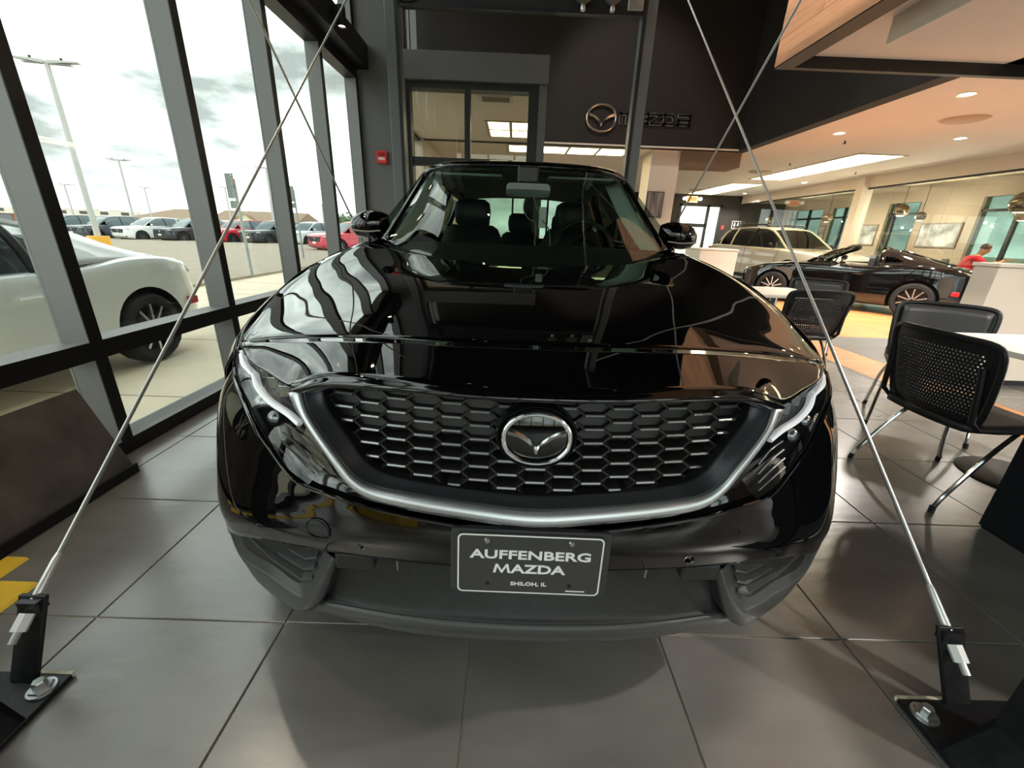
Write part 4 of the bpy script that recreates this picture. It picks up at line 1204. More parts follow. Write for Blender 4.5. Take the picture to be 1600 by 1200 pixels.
# fire alarm on the stub wall
t = thing('fire_alarm', 'red wall mounted fire alarm with white lettering on the charcoal wall', 'fire alarm', (-1.80, 6.2, 2.085))
MB().prism(rrect(.068, .075, .012), .04, 'y', -.04).build('case', RED, t, 0)
MB().box(-.045, .045, -.046, -.04, .01, .055).build('strobe', mat('strobe_red', (150, 20, 24), .2), t, 0, .004)
text_mb('FIRE', .05, .001, .001).xf(Matrix.Translation((0, -.042, -.022))).build('lettering', WHITE, t, 0)

# leaning board and yellow floor edging
t = thing('leaning_board', 'worn black board leaning against the window sill at left', 'board', (0, 0, 0))
bd = MB()
n_ = Vec((.43, 0, .16)).normalized() * .03
A = [Vec((-1.87, y_, .002)) for y_ in (.2, 1.78)] + [Vec((-2.03, 1.78, .43)), Vec((-2.03, .2, .43))]
bd.add(A + [p - n_ + Vec((0, 0, .011)) * 0 for p in A], [(0, 1, 2, 3), (7, 6, 5, 4), (0, 4, 5, 1), (1, 5, 6, 2), (2, 6, 7, 3), (3, 7, 4, 0)])
bd.xf(Matrix.Translation((0.01, 0, .012)))
bd.build('panel', mat('worn_board', (88, 82, 77), .8, noise=(7, .35), bump=(12, .25)), t, 0)
MB().box(-1.862, -1.85, .2, 1.785, .001, .05).build('foot_strip', BLACKM, t, 0)
MB().box(-2.05, -1.88, 1.775, 1.79, .001, .03).build('foot_bracket', BLACKM, t, 0)
for (b, lb) in (((-1.74, -1.60, -1.4, 1.086), 'long yellow floor strip running past the camera at left'), ((-1.846, -1.755, 1.10, 1.195), 'short yellow floor strip under the leaning board')):
    t = thing('floor_marking', lb, 'floor marking', ((b[0] + b[1]) / 2, (b[2] + b[3]) / 2, 0))
    hx, hy = (b[1] - b[0]) / 2, (b[3] - b[2]) / 2
    MB().prism([(-hx, 0.0005), (hx, 0.0005), (hx - .01, .008), (-hx + .01, .008)], 2 * hy, 'y', -hy).build('strip', YELLOW, t, 0)
    if hy > .5:
        for k in range(6):
            MB().box(-hx + .008, hx - .008, -hy + .3 + k * .38, -hy + .36 + k * .38, .008, .0092).build('black_band', BLACKM, t, 0)
t = thing('yellow_reflection_box', 'unseen yellow box behind the camera, added for bumper reflections', 'cabinet', (-1.55, -1.9, 0))  # unseen box, added to give the bumper its yellow reflections
MB().box(-.35, .35, -.3, .3, .02, 1.0).build('body', YELLOW, t, 0, .01)
MB().box(-.3, .3, .3, .315, .08, .48).build('door', YELLOW, t, 0, .006)
MB().box(-.3, .3, .3, .315, .52, .95).build('door', BLACKM, t, 0, .006)
MB().box(-.36, .36, -.31, .31, 0, .02).build('plinth', BLACKM, t, 0)

# unseen track spotlights on the black ceiling, added to brighten canopy and sign
hs = MB().lathe([(0, .16), (.045, .16), (.055, .14), (.06, 0), (.05, 0)], 16).mesh('housing', BLACKM)
ls = MB().lathe([(0, .01), (.05, .01)], 16).mesh('lens', LAMPW)
for (p, q, e, lb) in (((-.6, 1.2, 5.9), (2.5, 2.6, 3.6), 420, 'near the middle, aimed at the wood canopy'), ((-.8, 4.4, 5.9), (2.6, 4.2, 3.5), 420, 'aimed at the canopy end'), ((1.6, 6.6, 5.9), (2.2, 9.9, 3.5), 160, 'aimed at the chrome wall sign')):
    t = thing('added_track_light', 'unseen black track spotlight added on the high ceiling, ' + lb, 'spotlight', p, group='added track lights on the high ceiling')
    d_ = (Vec(q) - Vec(p)).normalized()
    rot = d_.to_track_quat('-Z', 'Y').to_euler()
    inst('housing', hs, t, (0, 0, 0), rot); inst('lens', ls, t, (0, 0, 0), rot)
    MB().cyl((0, 0, .1), (0, 0, .3), .012, n=8).build('stem', BLACKM, t)
    lamp('added_track_lamp', 'SPOT', t, tuple(d_ * .03), e, (1, .93, .82), .05, R(60), rot)
# ================================================================== FURNITURE
CHB = mat('chair_black', (24, 24, 25), .4)
CHS = mat('chair_seat', (38, 38, 38), .45)
perf = MB()
def back_pt(u, v):     # u,v in 0..1 across / up the chair back
    x = (u - .5) * (.52 - .05 * (1 - v) ** 2)
    y_ = -.235 - .085 * v + .05 * (2 * u - 1) ** 2
    return Vec((x, y_, 0.43 + .39 * v + .012 * (1 - (2 * u - 1) ** 4) * v))
NU_, NV_ = 64, 46
rows = [[back_pt(.01 + .98 * i / NU_, .02 + .96 * j / NV_) for i in range(NU_ + 1)] for j in range(NV_ + 1)]
pv = [p for r in rows for p in r]
pf = []
for j in range(NV_):
    for i in range(NU_):
        if j % 2 == 1 and (i + (j // 2)) % 2 == 1 and 5 < i < NU_ - 6 and 4 < j < NV_ - 5:
            continue
        a = j * (NU_ + 1) + i
        pf.append((a, a + 1, a + NU_ + 2, a + NU_ + 1))
perf.add(pv, pf)
perf_me = perf.mesh('backrest_mesh', CHB, 40, recalc=False)
def chair(lb, loc, rz, smooth_front=False, group='black visitor chairs'):
    t = thing('chair', lb, 'chair', loc, rz, group)
    o = inst('backrest_mesh', perf_me, t)
    if smooth_front:
        MB().grid([[back_pt(.06 + .88 * i / 12, .06 + .88 * j / 8) + Vec((0, .012, 0)) for i in range(13)] for j in range(9)]).build('back_pad', CHS, t, 60, solid=.012)
    else:
        md = o.modifiers.new('thickness', 'SOLIDIFY'); md.thickness = .006
    kp = [(.03, .1), (.005, .45), (0, .86), (.06, .99), (.3, 1), (.7, 1), (.94, .99), (1, .86), (.995, .45), (.97, .1), (.9, .0), (.5, -.02), (.1, .0), (.03, .1)]
    loop = crom([back_pt(*k_) for k_ in kp], 4)
    MB().tube(loop, .014, 8, caps=False).build('back_frame', CHB, t)
    s_rows = []
    for (y_, hw, z_) in ((.25, .19, .425), (.235, .215, .445), (.1, .235, .452), (-.1, .235, .445), (-.21, .225, .445), (-.235, .2, .44)):
        s_rows.append([Vec((hw * (2 * k / 10 - 1), y_, z_ - .012 * (1 - (2 * k / 10 - 1) ** 2))) for k in range(11)])
    MB().grid(s_rows).build('seat', CHS, t, 60, solid=.03)
    for s in (-1, 1):
        MB().tube([(s * .225, .05, .43), (s * .235, -.20, .43), (s * .235, -.245, .47), (s * .228, -.262, .60), (s * .222, -.285, .72)], .013, 8).build('back_upright', CHB, t)
        MB().tube(crom([(s * .215, .17, .425), (s * .235, .21, .30), (s * .245, .24, .10), (s * .25, .262, .03)], 4), .0105, 8).build('leg', CHROME, t)
        MB().tube(crom([(s * .22, .02, .425), (s * .24, -.10, .30), (s * .25, -.22, .11), (s * .255, -.262, .03)], 4), .0105, 8).build('leg', CHROME, t)
        for y0 in (.262, -.262):
            MB().tube([(s * .252, y0, .035), (s * .256, y0 * 1.015, .002)], .0135, 8).build('foot', BLKPL, t)
        MB().tube([(s * .215, .19, .425), (s * .22, -.12, .425)], .0105, 8).build('seat_rail', CHROME, t)
    return t
chair('black perforated back chair nearest the right tie rod', (2.34, 1.92, 0), R(-90))
chair('black chair facing the camera behind the perforated chair at right', (2.93, 2.72, 0), R(141), True)
chair('black chair with its back to us beside the SUV fender', (2.66, 3.80, 0), R(-6))
chair('black chair across the small white table behind the SUV fender', (3.28, 4.52, 0), R(141), True)
def table(lb, x, y_, hw, base):
    t = thing('table', lb, 'table', (x, y_, 0))
    MB().prism(rrect(hw, hw, .04), .03, 'z', .712).build('table_top', WHITEP, t, 0, .004)
    MB().cyl((0, 0, .02), (0, 0, .712), .035, n=16).build('pedestal', CHROME, t)
    MB().lathe([(0, .022), (base - .02, .018), (base, .006), (base, .001)], 32).build('base', BLACKM, t)
    MB().box(-.2, .2, -.2, .2, .70, .712).build('top_plate', BLACKM, t, 0)
    return t
table('white square table behind the perforated chair at right', 2.87, 2.00, .40, .24)
table('small white square table behind the SUV fender', 2.70, 4.28, .36, .26)
# white desks / counters
def counter(lb, b, nm='reception_desk'):
    x0, x1, y0, y1, z1 = b
    t = thing(nm, lb, 'desk', ((x0 + x1) / 2, (y0 + y1) / 2, 0))
    hx, hy = (x1 - x0) / 2, (y1 - y0) / 2
    MB().box(-hx, hx, -hy, hy, .06, z1 - .035).build('body', WHITEP, t, 0, .004)
    MB().box(-hx - .015, hx + .015, -hy - .015, hy + .015, z1 - .03, z1).build('desk_top', WHITEP, t, 0, .004)
    MB().box(-hx + .04, hx - .04, -hy + .04, hy - .04, .001, .06).build('plinth', BLACKM, t, 0)
    MB().box(-hx + .01, hx - .01, -hy + .005, hy - .005, z1 - .036, z1 - .03).build('shadow_gap', mat('gap_grey', (150, 142, 130), .6), t, 0)
    return t
counter('tall white reception desk hiding the black roadster tail', (4.17, 5.7, 3.66, 3.86, 1.105))
counter('white desk block between SUV mirror and white SUV', (3.47, 4.17, 8.0, 8.7, 1.06), 'low_desk')
t = thing('kiosk', 'dark navy cabinet side at the right edge', 'cabinet', (2.56, .85, 0))
MB().box(-.36, .36, -.75, .72, .012, 1.25).build('body', mat('navy_black', (16, 20, 26), .45), t, 0, .004)
MB().box(-.35, .35, -.74, .71, 0, .012).build('plinth', BLACKM, t, 0)
MB().box(-.37, .37, -.76, .73, 1.25, 1.28).build('top', mat('navy_black', (16, 20, 26), .45), t, 0)
# wall television on the column
t = thing('television', 'black and white screen hung on the beige column', 'television', (3.17, 10.17, 1.92))
MB().box(-.19, .19, 0, .03, -.27, .27).build('bezel', BLACKM, t, 0)
MB().box(-.175, .175, -.004, 0, -.255, .255).build('screen', mat('screen_print', (120, 112, 110), .3, noise=(3, .9, (6, 1, .6))), t, 0)
# man in a red shirt at an office desk
pm = thing('person', 'man in a red polo shirt leaning over an office desk', 'person', (10.33, 9.92, 0), R(-120))
def skin_body(name, verts, edges, radii, m_, parent, sub=2, root=0):
    me = bpy.data.meshes.new(name)
    me.from_pydata(verts, edges, [])
    o = bpy.data.objects.new(name, me); COL.objects.link(o); o.parent = parent
    sk = o.modifiers.new('skin', 'SKIN')
    for i, r_ in enumerate(radii):
        me.skin_vertices[0].data[i].radius = r_ if isinstance(r_, tuple) else (r_, r_)
        me.skin_vertices[0].data[i].use_root = (i == root)
    sk.use_smooth_shade = True
    sb = o.modifiers.new('sub', 'SUBSURF'); sb.levels = sub; sb.render_levels = sub
    me.materials.append(m_)
    return o
SKIN = mat('skin', (176, 126, 98), .55)
SHIRT = mat('red_shirt', (205, 22, 40), .8)
PANT = mat('dark_trousers', (36, 36, 40), .8)
V_ = [(0,0,.52),(0,.06,.72),(0,.14,.92),(0,.22,1.05),(0,.255,1.09),(0,.30,1.15),
      (-.18,.20,1.03),(-.25,.36,.90),(-.20,.58,.93),(-.17,.68,.98),
      (.18,.20,1.03),(.25,.36,.90),(.20,.58,.95),(.16,.66,1.03),
      (-.10,.05,.50),(-.12,.45,.50),(-.12,.45,.12),(-.12,.55,.04),
      (.10,.05,.50),(.12,.45,.50),(.12,.45,.12),(.12,.55,.04)]
E_ = [(0,1),(1,2),(2,3),(3,4),(4,5),(3,6),(6,7),(7,8),(8,9),(3,10),(10,11),(11,12),(12,13),(0,14),(14,15),(15,16),(16,17),(0,18),(18,19),(19,20),(20,21)]
RD = [(.15,.12),(.16,.12),(.18,.12),(.14,.10),.06,.055,.075,.052,.036,.03,.075,.052,.036,.03,.09,.075,.05,.04,.09,.075,.05,.04]
skin_body('body', V_, E_, RD, SKIN, pm)
skin_body('shirt', [V_[i] for i in (0,1,2,3,6,7,10,11)] + [(-.245,.40,.905),(.245,.40,.905)], [(0,1),(1,2),(2,3),(3,4),(4,5),(3,6),(6,7),(5,8),(7,9)], [(.165,.135),(.175,.135),(.195,.135),(.15,.115),.088,.07,.088,.07,.065,.065], SHIRT, pm)
skin_body('trousers', [V_[i] for i in (0,14,15,16,18,19,20)], [(0,1),(1,2),(2,3),(0,4),(4,5),(5,6)], [(.165,.13),.1,.085,.065,.1,.085,.065], PANT, pm)
hm = Matrix.Translation((0, .335, 1.225)) @ Matrix.Rotation(R(-25), 4, 'X')
hb = MB().lathe([(0, -.125), (.045, -.115), (.062, -.07), (.074, 0), (.076, .05), (.06, .095), (.03, .115), (0, .118)], 18).xf(Matrix.Diagonal((1, 1.18, 1, 1))).xf(hm)
hb.build('head', SKIN, pm, 60)
f_ = MB().add([(-.012, .082, -.02), (.012, .082, -.02), (0, .112, -.03), (0, .088, .02)], [(0, 1, 2), (1, 3, 2), (3, 0, 2), (0, 3, 1)]).xf(hm)
f_.build('nose', SKIN, pm, 0)
for s in (-1, 1):
    MB().lathe([(0, .008), (.008, .004), (.009, 0)], 8, hm @ Matrix.Translation((s * .03, .083, .01)) @ Matrix.Rotation(R(-90), 4, 'X')).build('eye', mat('eye_dark', (30, 26, 24), .3), pm)
    MB().lathe([(.006, -.02), (.016, 0), (.006, .022)], 8, hm @ Matrix.Translation((s * .078, 0, -.005))).build('ear', SKIN, pm)
    # hands with five fingers
    px_, py_, pz_ = (-.17, .68, .98) if s < 0 else (.16, .66, 1.03)
    hv = [(px_, py_ - .02, pz_), (px_ - s * .005, py_ + .05, pz_ + .01)]
    he = [(0, 1)]; hr = [.026, (.034, .018)]
    for k in range(4):
        b0 = len(hv)
        ox = (k - 1.5) * .019
        L_ = (.062, .075, .07, .055)[k]
        hv += [(px_ + ox, py_ + .07, pz_ + .012), (px_ + ox, py_ + .07 + L_ * .6, pz_ + .004), (px_ + ox, py_ + .07 + L_ * .85, pz_ - .022)]
        he += [(1, b0), (b0, b0 + 1), (b0 + 1, b0 + 2)]; hr += [.0085, .008, .007]
    b0 = len(hv)
    hv += [(px_ - s * .034, py_ + .03, pz_ - .005), (px_ - s * .05, py_ + .065, pz_ - .012)]
    he += [(0, b0), (b0, b0 + 1)]; hr += [.011, .009]
    skin_body('hand', hv, he, hr, SKIN, pm, 1)
MB().tube([tuple(hm @ Vec((-.02, .083, -.055))), tuple(hm @ Vec((.02, .083, -.055)))], .005, 6).build('mouth', mat('lip', (140, 84, 74), .5), pm)
MB().lathe([(.079, -.01), (.083, .03), (.08, .07), (.064, .105), (.03, .124), (0, .127)], 18).xf(Matrix.Diagonal((1, 1.16, 1, 1))).xf(Matrix.Translation((0, -.016, .004))).xf(hm).build('hair', mat('hair_brown', (58, 38, 26), .7), pm, 60)
# office chair and desk for him
t = thing('office_chair', 'black office chair under the man in red', 'chair', (10.33, 9.92, 0), R(-120))
MB().prism(rrect(.22, .22, .06), .07, 'z', .33).build('seat', CHB, t, 0, .02)
MB().prism(rrect(.2, .28, .06), .05, 'y', -.27).xf(Matrix.Translation((0, 0, .72))).build('backrest', CHB, t, 0, .015)
MB().cyl((0, 0, .06), (0, 0, .33), .03).build('column', CHROME, t)
for k in range(5):
    MB().tube([(0, 0, .08), (.28 * math.cos(k * 1.2566), .28 * math.sin(k * 1.2566), .04)], .018, 8).build('base_leg', CHB, t)
    MB().lathe([(0, -.015), (.028, -.012), (.028, .012), (0, .015)], 10, Matrix.Translation((.28 * math.cos(k * 1.2566), .28 * math.sin(k * 1.2566), .03)) @ Matrix.Rotation(R(90), 4, 'X')).build('castor', CHB, t)
counter('pale office desk in front of the man in red', (10.95, 11.42, 8.4, 10.0, .80), 'office_desk')
# ================================================================== OTHER CARS
def boolean_cut(o, cutter):
    md = o.modifiers.new('cut', 'BOOLEAN'); md.operation = 'DIFFERENCE'; md.object = cutter; md.solver = 'EXACT'
    md.material_mode = 'TRANSFER'
    bpy.context.view_layer.update()
    me = bpy.data.meshes.new_from_object(o.evaluated_get(bpy.context.evaluated_depsgraph_get()))
    o.modifiers.clear()
    old = o.data; o.data = me
    me.polygons.foreach_set('use_smooth', [True] * len(me.polygons))
    me.set_sharp_from_angle(angle=R(38))
    bpy.data.meshes.remove(old); bpy.data.objects.remove(cutter)
CARGL = glass('car_glass_dark', (96, 106, 104), .07)
def car(name, lb, cat, loc, rz, paint, st, gh, wheels, kind, group=None, rim=RIMB, face=RIMS, glassm=None, ng=7):
    """st: (y,hw,zb,zs,zt); gh: greenhouse stations (y,hwb,zb,hwt,zt) or None; wheels: (yf,yr,r,w)"""
    t = thing(name, lb, cat, loc, rz, group)
    G = glassm or CARGL
    rows = []
    for (y_, hw, zb, zs, zt) in st:
        h = [(0, y_, zb), (hw * .75, y_, zb), (hw * .96, y_, zb + .05), (hw, y_, zb + .2 * (zs - zb) + .06), (hw * .985, y_, (zb + zs) / 2 + .08), (hw * .97, y_, zs - .07), (hw * .90, y_, zs), (hw * .55, y_, zt - .006), (0, y_, zt)]
        rows.append(h)
    gr = loft(rows, 3, 4)
    ring = []
    for r in gr:
        ring.append(list(r) + [Vec((-p.x, p.y, p.z)) for p in reversed(r[1:-1])])
    b = MB().grid(ring, True)
    n_ = len(ring[0])
    b.f.append(tuple(range(n_))); b.f.append(tuple((len(ring) - 1) * n_ + k for k in reversed(range(n_))))
    body = b.build('body', paint, t, 38)
    yf, yr, r_, ww = wheels
    hwm = max(s[1] for s in st)
    cut = MB()
    for y_ in (yf, yr):
        for s in (1, -1):
            x0, x1 = (hwm - .30, hwm + .2) if s > 0 else (-hwm - .2, -hwm + .30)
            cut.cyl((x0, y_, r_), (x1, y_, r_), r_ * 1.16, n=32)
    boolean_cut(body, cut.build('cut', BLACKM, t, 0))
    for y_ in (yf, yr):
        for s in (1, -1):
            wheel(t, s * (hwm - ww * .52), y_, r_, ww, s, rim, 10, 20, face)
    def gsec(g_):
        y_, hb, zb, ht, zt = g_
        return [(hb, y_, zb), (hb * .55 + ht * .45 + .015, y_, zb + (zt - zb) * .5), (ht, y_, zt - min(.05, (zt - zb) * .5)), (ht * .72, y_, zt - min(.008, (zt - zb) * .1)), (0, y_, zt)]
    if gh:
        S = [gsec(g_) for g_ in gh]
        C_ = loft(S, 3, 4)          # columns of 13 pts
        last = len(C_) - 1
        for s in (1, -1):
            mm = lambda p: Vec((s * p.x, p.y, p.z))
            MB().grid([[mm(p) for p in r[:ng]] for r in C_[2:last - 1]]).build('side_window', G, t, 40)
            if ng < 7: MB().grid([[mm(p) for p in r[ng - 1:7]] for r in C_[1:last]]).build('roof_side', paint, t, 40)
        tops = lambda rs: [[Vec((-p.x, p.y, p.z)) for p in reversed(r[6:-1])] + [Vec(p) for p in reversed(list(reversed(r[6:])))][0:0] for r in rs]
        def toprow(r):
            q = r[6:]
            return [Vec(p) for p in q] + [Vec((-p.x, p.y, p.z)) for p in reversed(q[:-1])]
        MB().grid([toprow(r) for r in C_[:5]]).build('windshield', G, t, 40)
        MB().grid([toprow(r) for r in C_[4:last - 3]]).build('roof', paint, t, 40, solid=.012)
        MB().grid([toprow(r) for r in C_[last - 4:]]).build('rear_window', G, t, 40)
        for s in (1, -1):
            mm = lambda p: Vec((s * p.x, p.y, p.z))
            e_ = [mm(r[6]) for r in C_]
            MB().tube(e_, .028, 6).build('roof_frame', paint, t)
            for k in [8 + 4 * i for i in range(len(gh) - 3)]:
                MB().tube([mm(p) for p in C_[k][:7]], .03, 6).build('pillar', paint if k > 10 else BLACKM, t)
    for s in (1, -1):
        k = bpy.data.objects.new('side_mirror', None); COL.objects.link(k); k.parent = t
        ym, zm_ = (kind['mirror'])
        b = MB().lathe([(0, -.07), (.05, -.06), (.065, 0), (.055, .06), (0, .08)], 12, Matrix.Translation((s * (hwm + .07), ym, zm_)) @ Matrix.Rotation(R(90), 4, 'Y'))
        b.build('mirror_cap', kind.get('mm', paint), k)
        MB().tube([(s * (hwm - .08), ym, zm_ - .06), (s * (hwm + .04), ym, zm_ - .02)], .02, 6).build('mirror_arm', BLACKM, k)
    return t
SUVS = [(2.30,.60,.46,.80,.84),(2.22,.78,.32,.90,.93),(2.0,.88,.25,.97,1.0),(1.5,.92,.22,1.01,1.05),(.95,.925,.22,1.05,1.09),(.3,.92,.22,1.07,1.09),(-.6,.92,.22,1.09,1.1),(-1.5,.925,.24,1.10,1.12),(-2.0,.89,.30,1.08,1.1),(-2.2,.82,.38,1.03,1.05),(-2.28,.70,.46,.96,.98)]
SUVG = [(1.05,.80,1.06,.72,1.09),(.35,.84,1.07,.62,1.56),(-.25,.85,1.08,.62,1.65),(-1.1,.84,1.09,.61,1.64),(-1.7,.80,1.09,.57,1.55),(-2.12,.72,1.07,.60,1.11)]
def suv_front(t, detail):
    MB().prism([(-.52, .60), (.52, .60), (.60, .84), (-.60, .84)], .05, 'y', 2.26).build('grille', BLACKM, t, 0)
    MB().prism([(-.75, .34), (.75, .34), (.72, .46), (-.72, .46)], .06, 'y', 2.20).build('lower_bumper', BLKPL, t, 0)
    MB().box(-.15, .15, 2.315, 2.33, .50, .60).build('number_plate', WHITE, t, 0)
    MB().lathe([(.05, -.006), (.065, 0)], 14, Matrix.Translation((0, 2.318, .73)) @ Matrix.Rotation(R(90), 4, 'X')).build('badge', CHROME, t)
    for s in (1, -1):
        MB().prism([(s * .56, .80), (s * .86, .85), (s * .84, .91), (s * .58, .875)], .16, 'y', 2.08).build('headlight', mat('headlight_glass', (190, 194, 196), .15, metal=.4), t, 0)
        MB().prism([(s * .62, .86), (s * .84, .93), (s * .82, 1.02), (s * .66, 1.0)], .1, 'y', -2.26).build('tail_light', RED, t, 0)
        MB().box(s * .905 - .03, s * .905 + .03, -1.0, 1.0, .2, .3).build('sill', BLKPL, t, 0)
        if detail:
            MB().tube(crom([(s * .60, .1, 1.645), (s * .62, -.1, 1.70), (s * .62, -1.0, 1.70), (s * .58, -1.3, 1.645)], 4), .02, 8).build('roof_rail', BLACKM, t)
            for y_ in (.1, -.85):
                MB().tube([(s * .925, y_ - .09, .93), (s * .955, y_, .935), (s * .925, y_ + .09, .93)], .014, 6).build('door_handle', paintw, t)
            MB().tube(crom([(s * .915, .95, .30), (s * .925, .92, .7), (s * .90, .98, 1.03)], 5), .004, 5).build('door_gap', BLACKM, t)
            MB().tube(crom([(s * .915, -.35, .30), (s * .925, -.35, .7), (s * .90, -.35, 1.05)], 5), .004, 5).build('door_gap', BLACKM, t)
paintw = mat('white_car_paint', (228, 218, 204), .08, coat=.6)
W_SUV = car('white_suv', 'white SUV with black roof rails inside the showroom', 'car', (8.0, 13.0, 0), R(190), paintw, SUVS, SUVG, (1.42, -1.38, .37, .24), dict(mirror=(.75, 1.14), mm=BLACKM))
suv_front(W_SUV, True)
# roadsters
RS = [(1.93,.40,.34,.52,.55),(1.86,.62,.22,.60,.63),(1.70,.76,.17,.68,.70),(1.35,.85,.15,.78,.79),(.95,.865,.15,.84,.855),(.45,.85,.15,.86,.89),(-.1,.845,.15,.85,.86),(-.65,.855,.15,.86,.87),(-1.1,.872,.15,.91,.90),(-1.45,.865,.18,.905,.915),(-1.75,.80,.24,.86,.885),(-1.90,.70,.32,.78,.80),(-1.95,.55,.40,.70,.72)]
def roadster(lb, loc, rz, paint, closed, spoke):
    gh = [(.62,.72,.86,.66,.885),(.02,.76,.86,.53,1.19),(-.42,.76,.86,.55,1.235),(-.80,.72,.88,.50,1.15),(-1.42,.62,.90,.44,.93)] if closed else None
    t = car('roadster', lb, 'car', loc, rz, paint, RS, gh, (1.155, -1.155, .31, .21), dict(mirror=(.35, .95)), rim=mat('gunmetal_rim', (44, 44, 46), .3, metal=.6), face=spoke, ng=5)
    if not closed:
        # windscreen and frame
        A_ = [(-.70, .60, .88), (0, .70, .90), (.70, .60, .88)]; B_ = [(-.52, .05, 1.17), (0, .10, 1.20), (.52, .05, 1.17)]
        MB().grid(loft([A_, B_], 5, 4)).build('windshield', CARGL, t, 50)
        MB().tube(crom([(-.72, .62, .86), (-.62, .3, 1.04), (-.53, .04, 1.165), (0, .09, 1.20), (.53, .04, 1.165), (.62, .3, 1.04), (.72, .62, .86)], 5), .03, 8).build('windshield_frame', paint, t)
        # rear buttress hoop
        for s in (1, -1):
            rows = [[(s * .74, -.52, .88), (s * .64, -.50, 1.06), (s * .50, -.50, 1.16), (s * .40, -.52, 1.17)],
                    [(s * .75, -.75, .89), (s * .64, -.72, 1.06), (s * .50, -.72, 1.14), (s * .38, -.75, 1.14)],
                    [(s * .76, -1.05, .90), (s * .66, -1.05, 1.0), (s * .50, -1.05, 1.05), (s * .36, -1.05, 1.04)],
                    [(s * .74, -1.5, .90), (s * .66, -1.5, .915), (s * .5, -1.5, .925), (s * .36, -1.5, .92)]]
            MB().grid(loft(rows, 4, 4)).build('buttress', paint, t, 50, solid=.02)
            MB().prism([(-.98, .91), (-.60, .91), (-.60, 1.04), (-.72, 1.03)], .012, 'x', s * .71 - .006).build('quarter_window', CARGL, t, 0)
            MB().prism(rrect(.2, .26, .07), .08, 'y', -.42).xf(Matrix.Translation((s * .36, 0, .78))).build('seat', LEATH, t, 30)
        MB().tube(crom([(-.42, -.5, 1.16), (0, -.5, 1.185), (.42, -.5, 1.16)], 5), .035, 8).build('roll_hoop', paint, t)
        MB().box(-.68, .68, -.48, .45, .60, .845).build('cockpit_tub', BLACKM, t, 0, .03)
        sw_ = [(-.36 + .17 * math.cos(R(a)), .25 - .05 * math.sin(R(a)), .93 + .16 * math.sin(R(a))) for a in range(0, 361, 20)]
        MB().tube(sw_, .014, 6, caps=False).build('steering_wheel', LEATH, t)
        MB().box(.25, .75, -.46, -.455, .90, 1.05).build('paper_sheet', WHITEP, t, 0)
    else:
        for s in (1, -1):   # painted buttress sail panel
            rows = [[(s * .785, -.62, .88), (s * .68, -.62, 1.05), (s * .565, -.60, 1.19)], [(s * .775, -.95, .90), (s * .665, -.95, 1.02), (s * .53, -.95, 1.115)], [(s * .72, -1.5, .905), (s * .63, -1.5, .925), (s * .45, -1.5, .94)]]
            MB().grid(loft(rows, 4, 5)).build('sail_panel', paint, t, 50, solid=.015)
            MB().tube(crom([(s * .86, -.52, .30), (s * .868, -.60, .6), (s * .85, -.50, .84)], 6), .003, 5).build('door_gap', mat('gap_grey2', (130, 130, 130), .6), t)
    for s in (1, -1):
        MB().lathe([(0, .03), (.045, .028), (.07, .0)], 16, Matrix.Translation((s * .60, -1.90, .74)) @ Matrix.Rotation(R(90), 4, 'X') @ Matrix.Diagonal((1.4, .7, 1, 1))).build('tail_light', RED, t)
        MB().prism([(s * .42, .56), (s * .68, .62), (s * .66, .67), (s * .44, .60)], .1, 'y', 1.72).build('headlight', mat('headlight_glass', (190, 194, 196), .15, metal=.4), t, 0)
        MB().box(s * .845 - .02, s * .845 + .02, -1.72, -1.62, .45, .52).build('side_marker', RED, t, 0, .005)
        MB().tube([(s * .85, -.36, .70), (s * .875, -.28, .705), (s * .85, -.2, .70)], .012, 6).build('door_handle', paint, t)
    MB().prism([(-.4, .28), (.4, .28), (.3, .46), (-.3, .46)], .08, 'y', 1.86).build('grille', BLACKM, t, 0)
    return t
PB = mat('black_car_paint', (10, 8, 8), .04, ior=1.8)
PW = mat('pearl_white_paint', (240, 241, 240), .08, coat=.7)
h_ = Vec((-.66, .75))
roadster('open top black roadster parked on the wood showroom floor', (7.08, 8.92, 0), math.atan2(-h_.x, h_.y), PB, False, RIMS)
roadster('white hardtop roadster parked right outside the windows', (-4.07, 2.5, -.03), R(180), PW, True, RIMS)
# parked cars outside: one of each paint built from shared parts
CARS = [('dark grey SUV at the far left of the parking row', (66, 70, 76), -31.7, 31.2), ('long charcoal SUV behind the big lamp post', (62, 68, 74), -28.6, 31.0), ('white SUV in the middle of the left pane', (232, 232, 230), -25.5, 31.0),
        ('dark navy SUV right of the white SUV', (50, 56, 62), -22.7, 31.0), ('bright red SUV in the parking row', (200, 34, 58), -19.4, 31.0), ('black and grey SUV right of the red SUV', (40, 46, 48), -17.0, 31.0), ('silver white SUV seen right of the second sign post', (216, 220, 222), -14.4, 31.0), ('dark SUV half hidden at the end of the row', (46, 50, 54), -11.9, 31.4),
        ('white SUV in the second row behind the red one', (220, 222, 222), -25.2, 38.5), ('grey SUV in the second row at far left', (120, 126, 130), -37.5, 38.5), ('pale SUV in the second row behind the charcoal SUV', (212, 214, 216), -31.0, 38.5)]
proto = None
def gz(x): return -.17 + .008 * (x + 6.3)
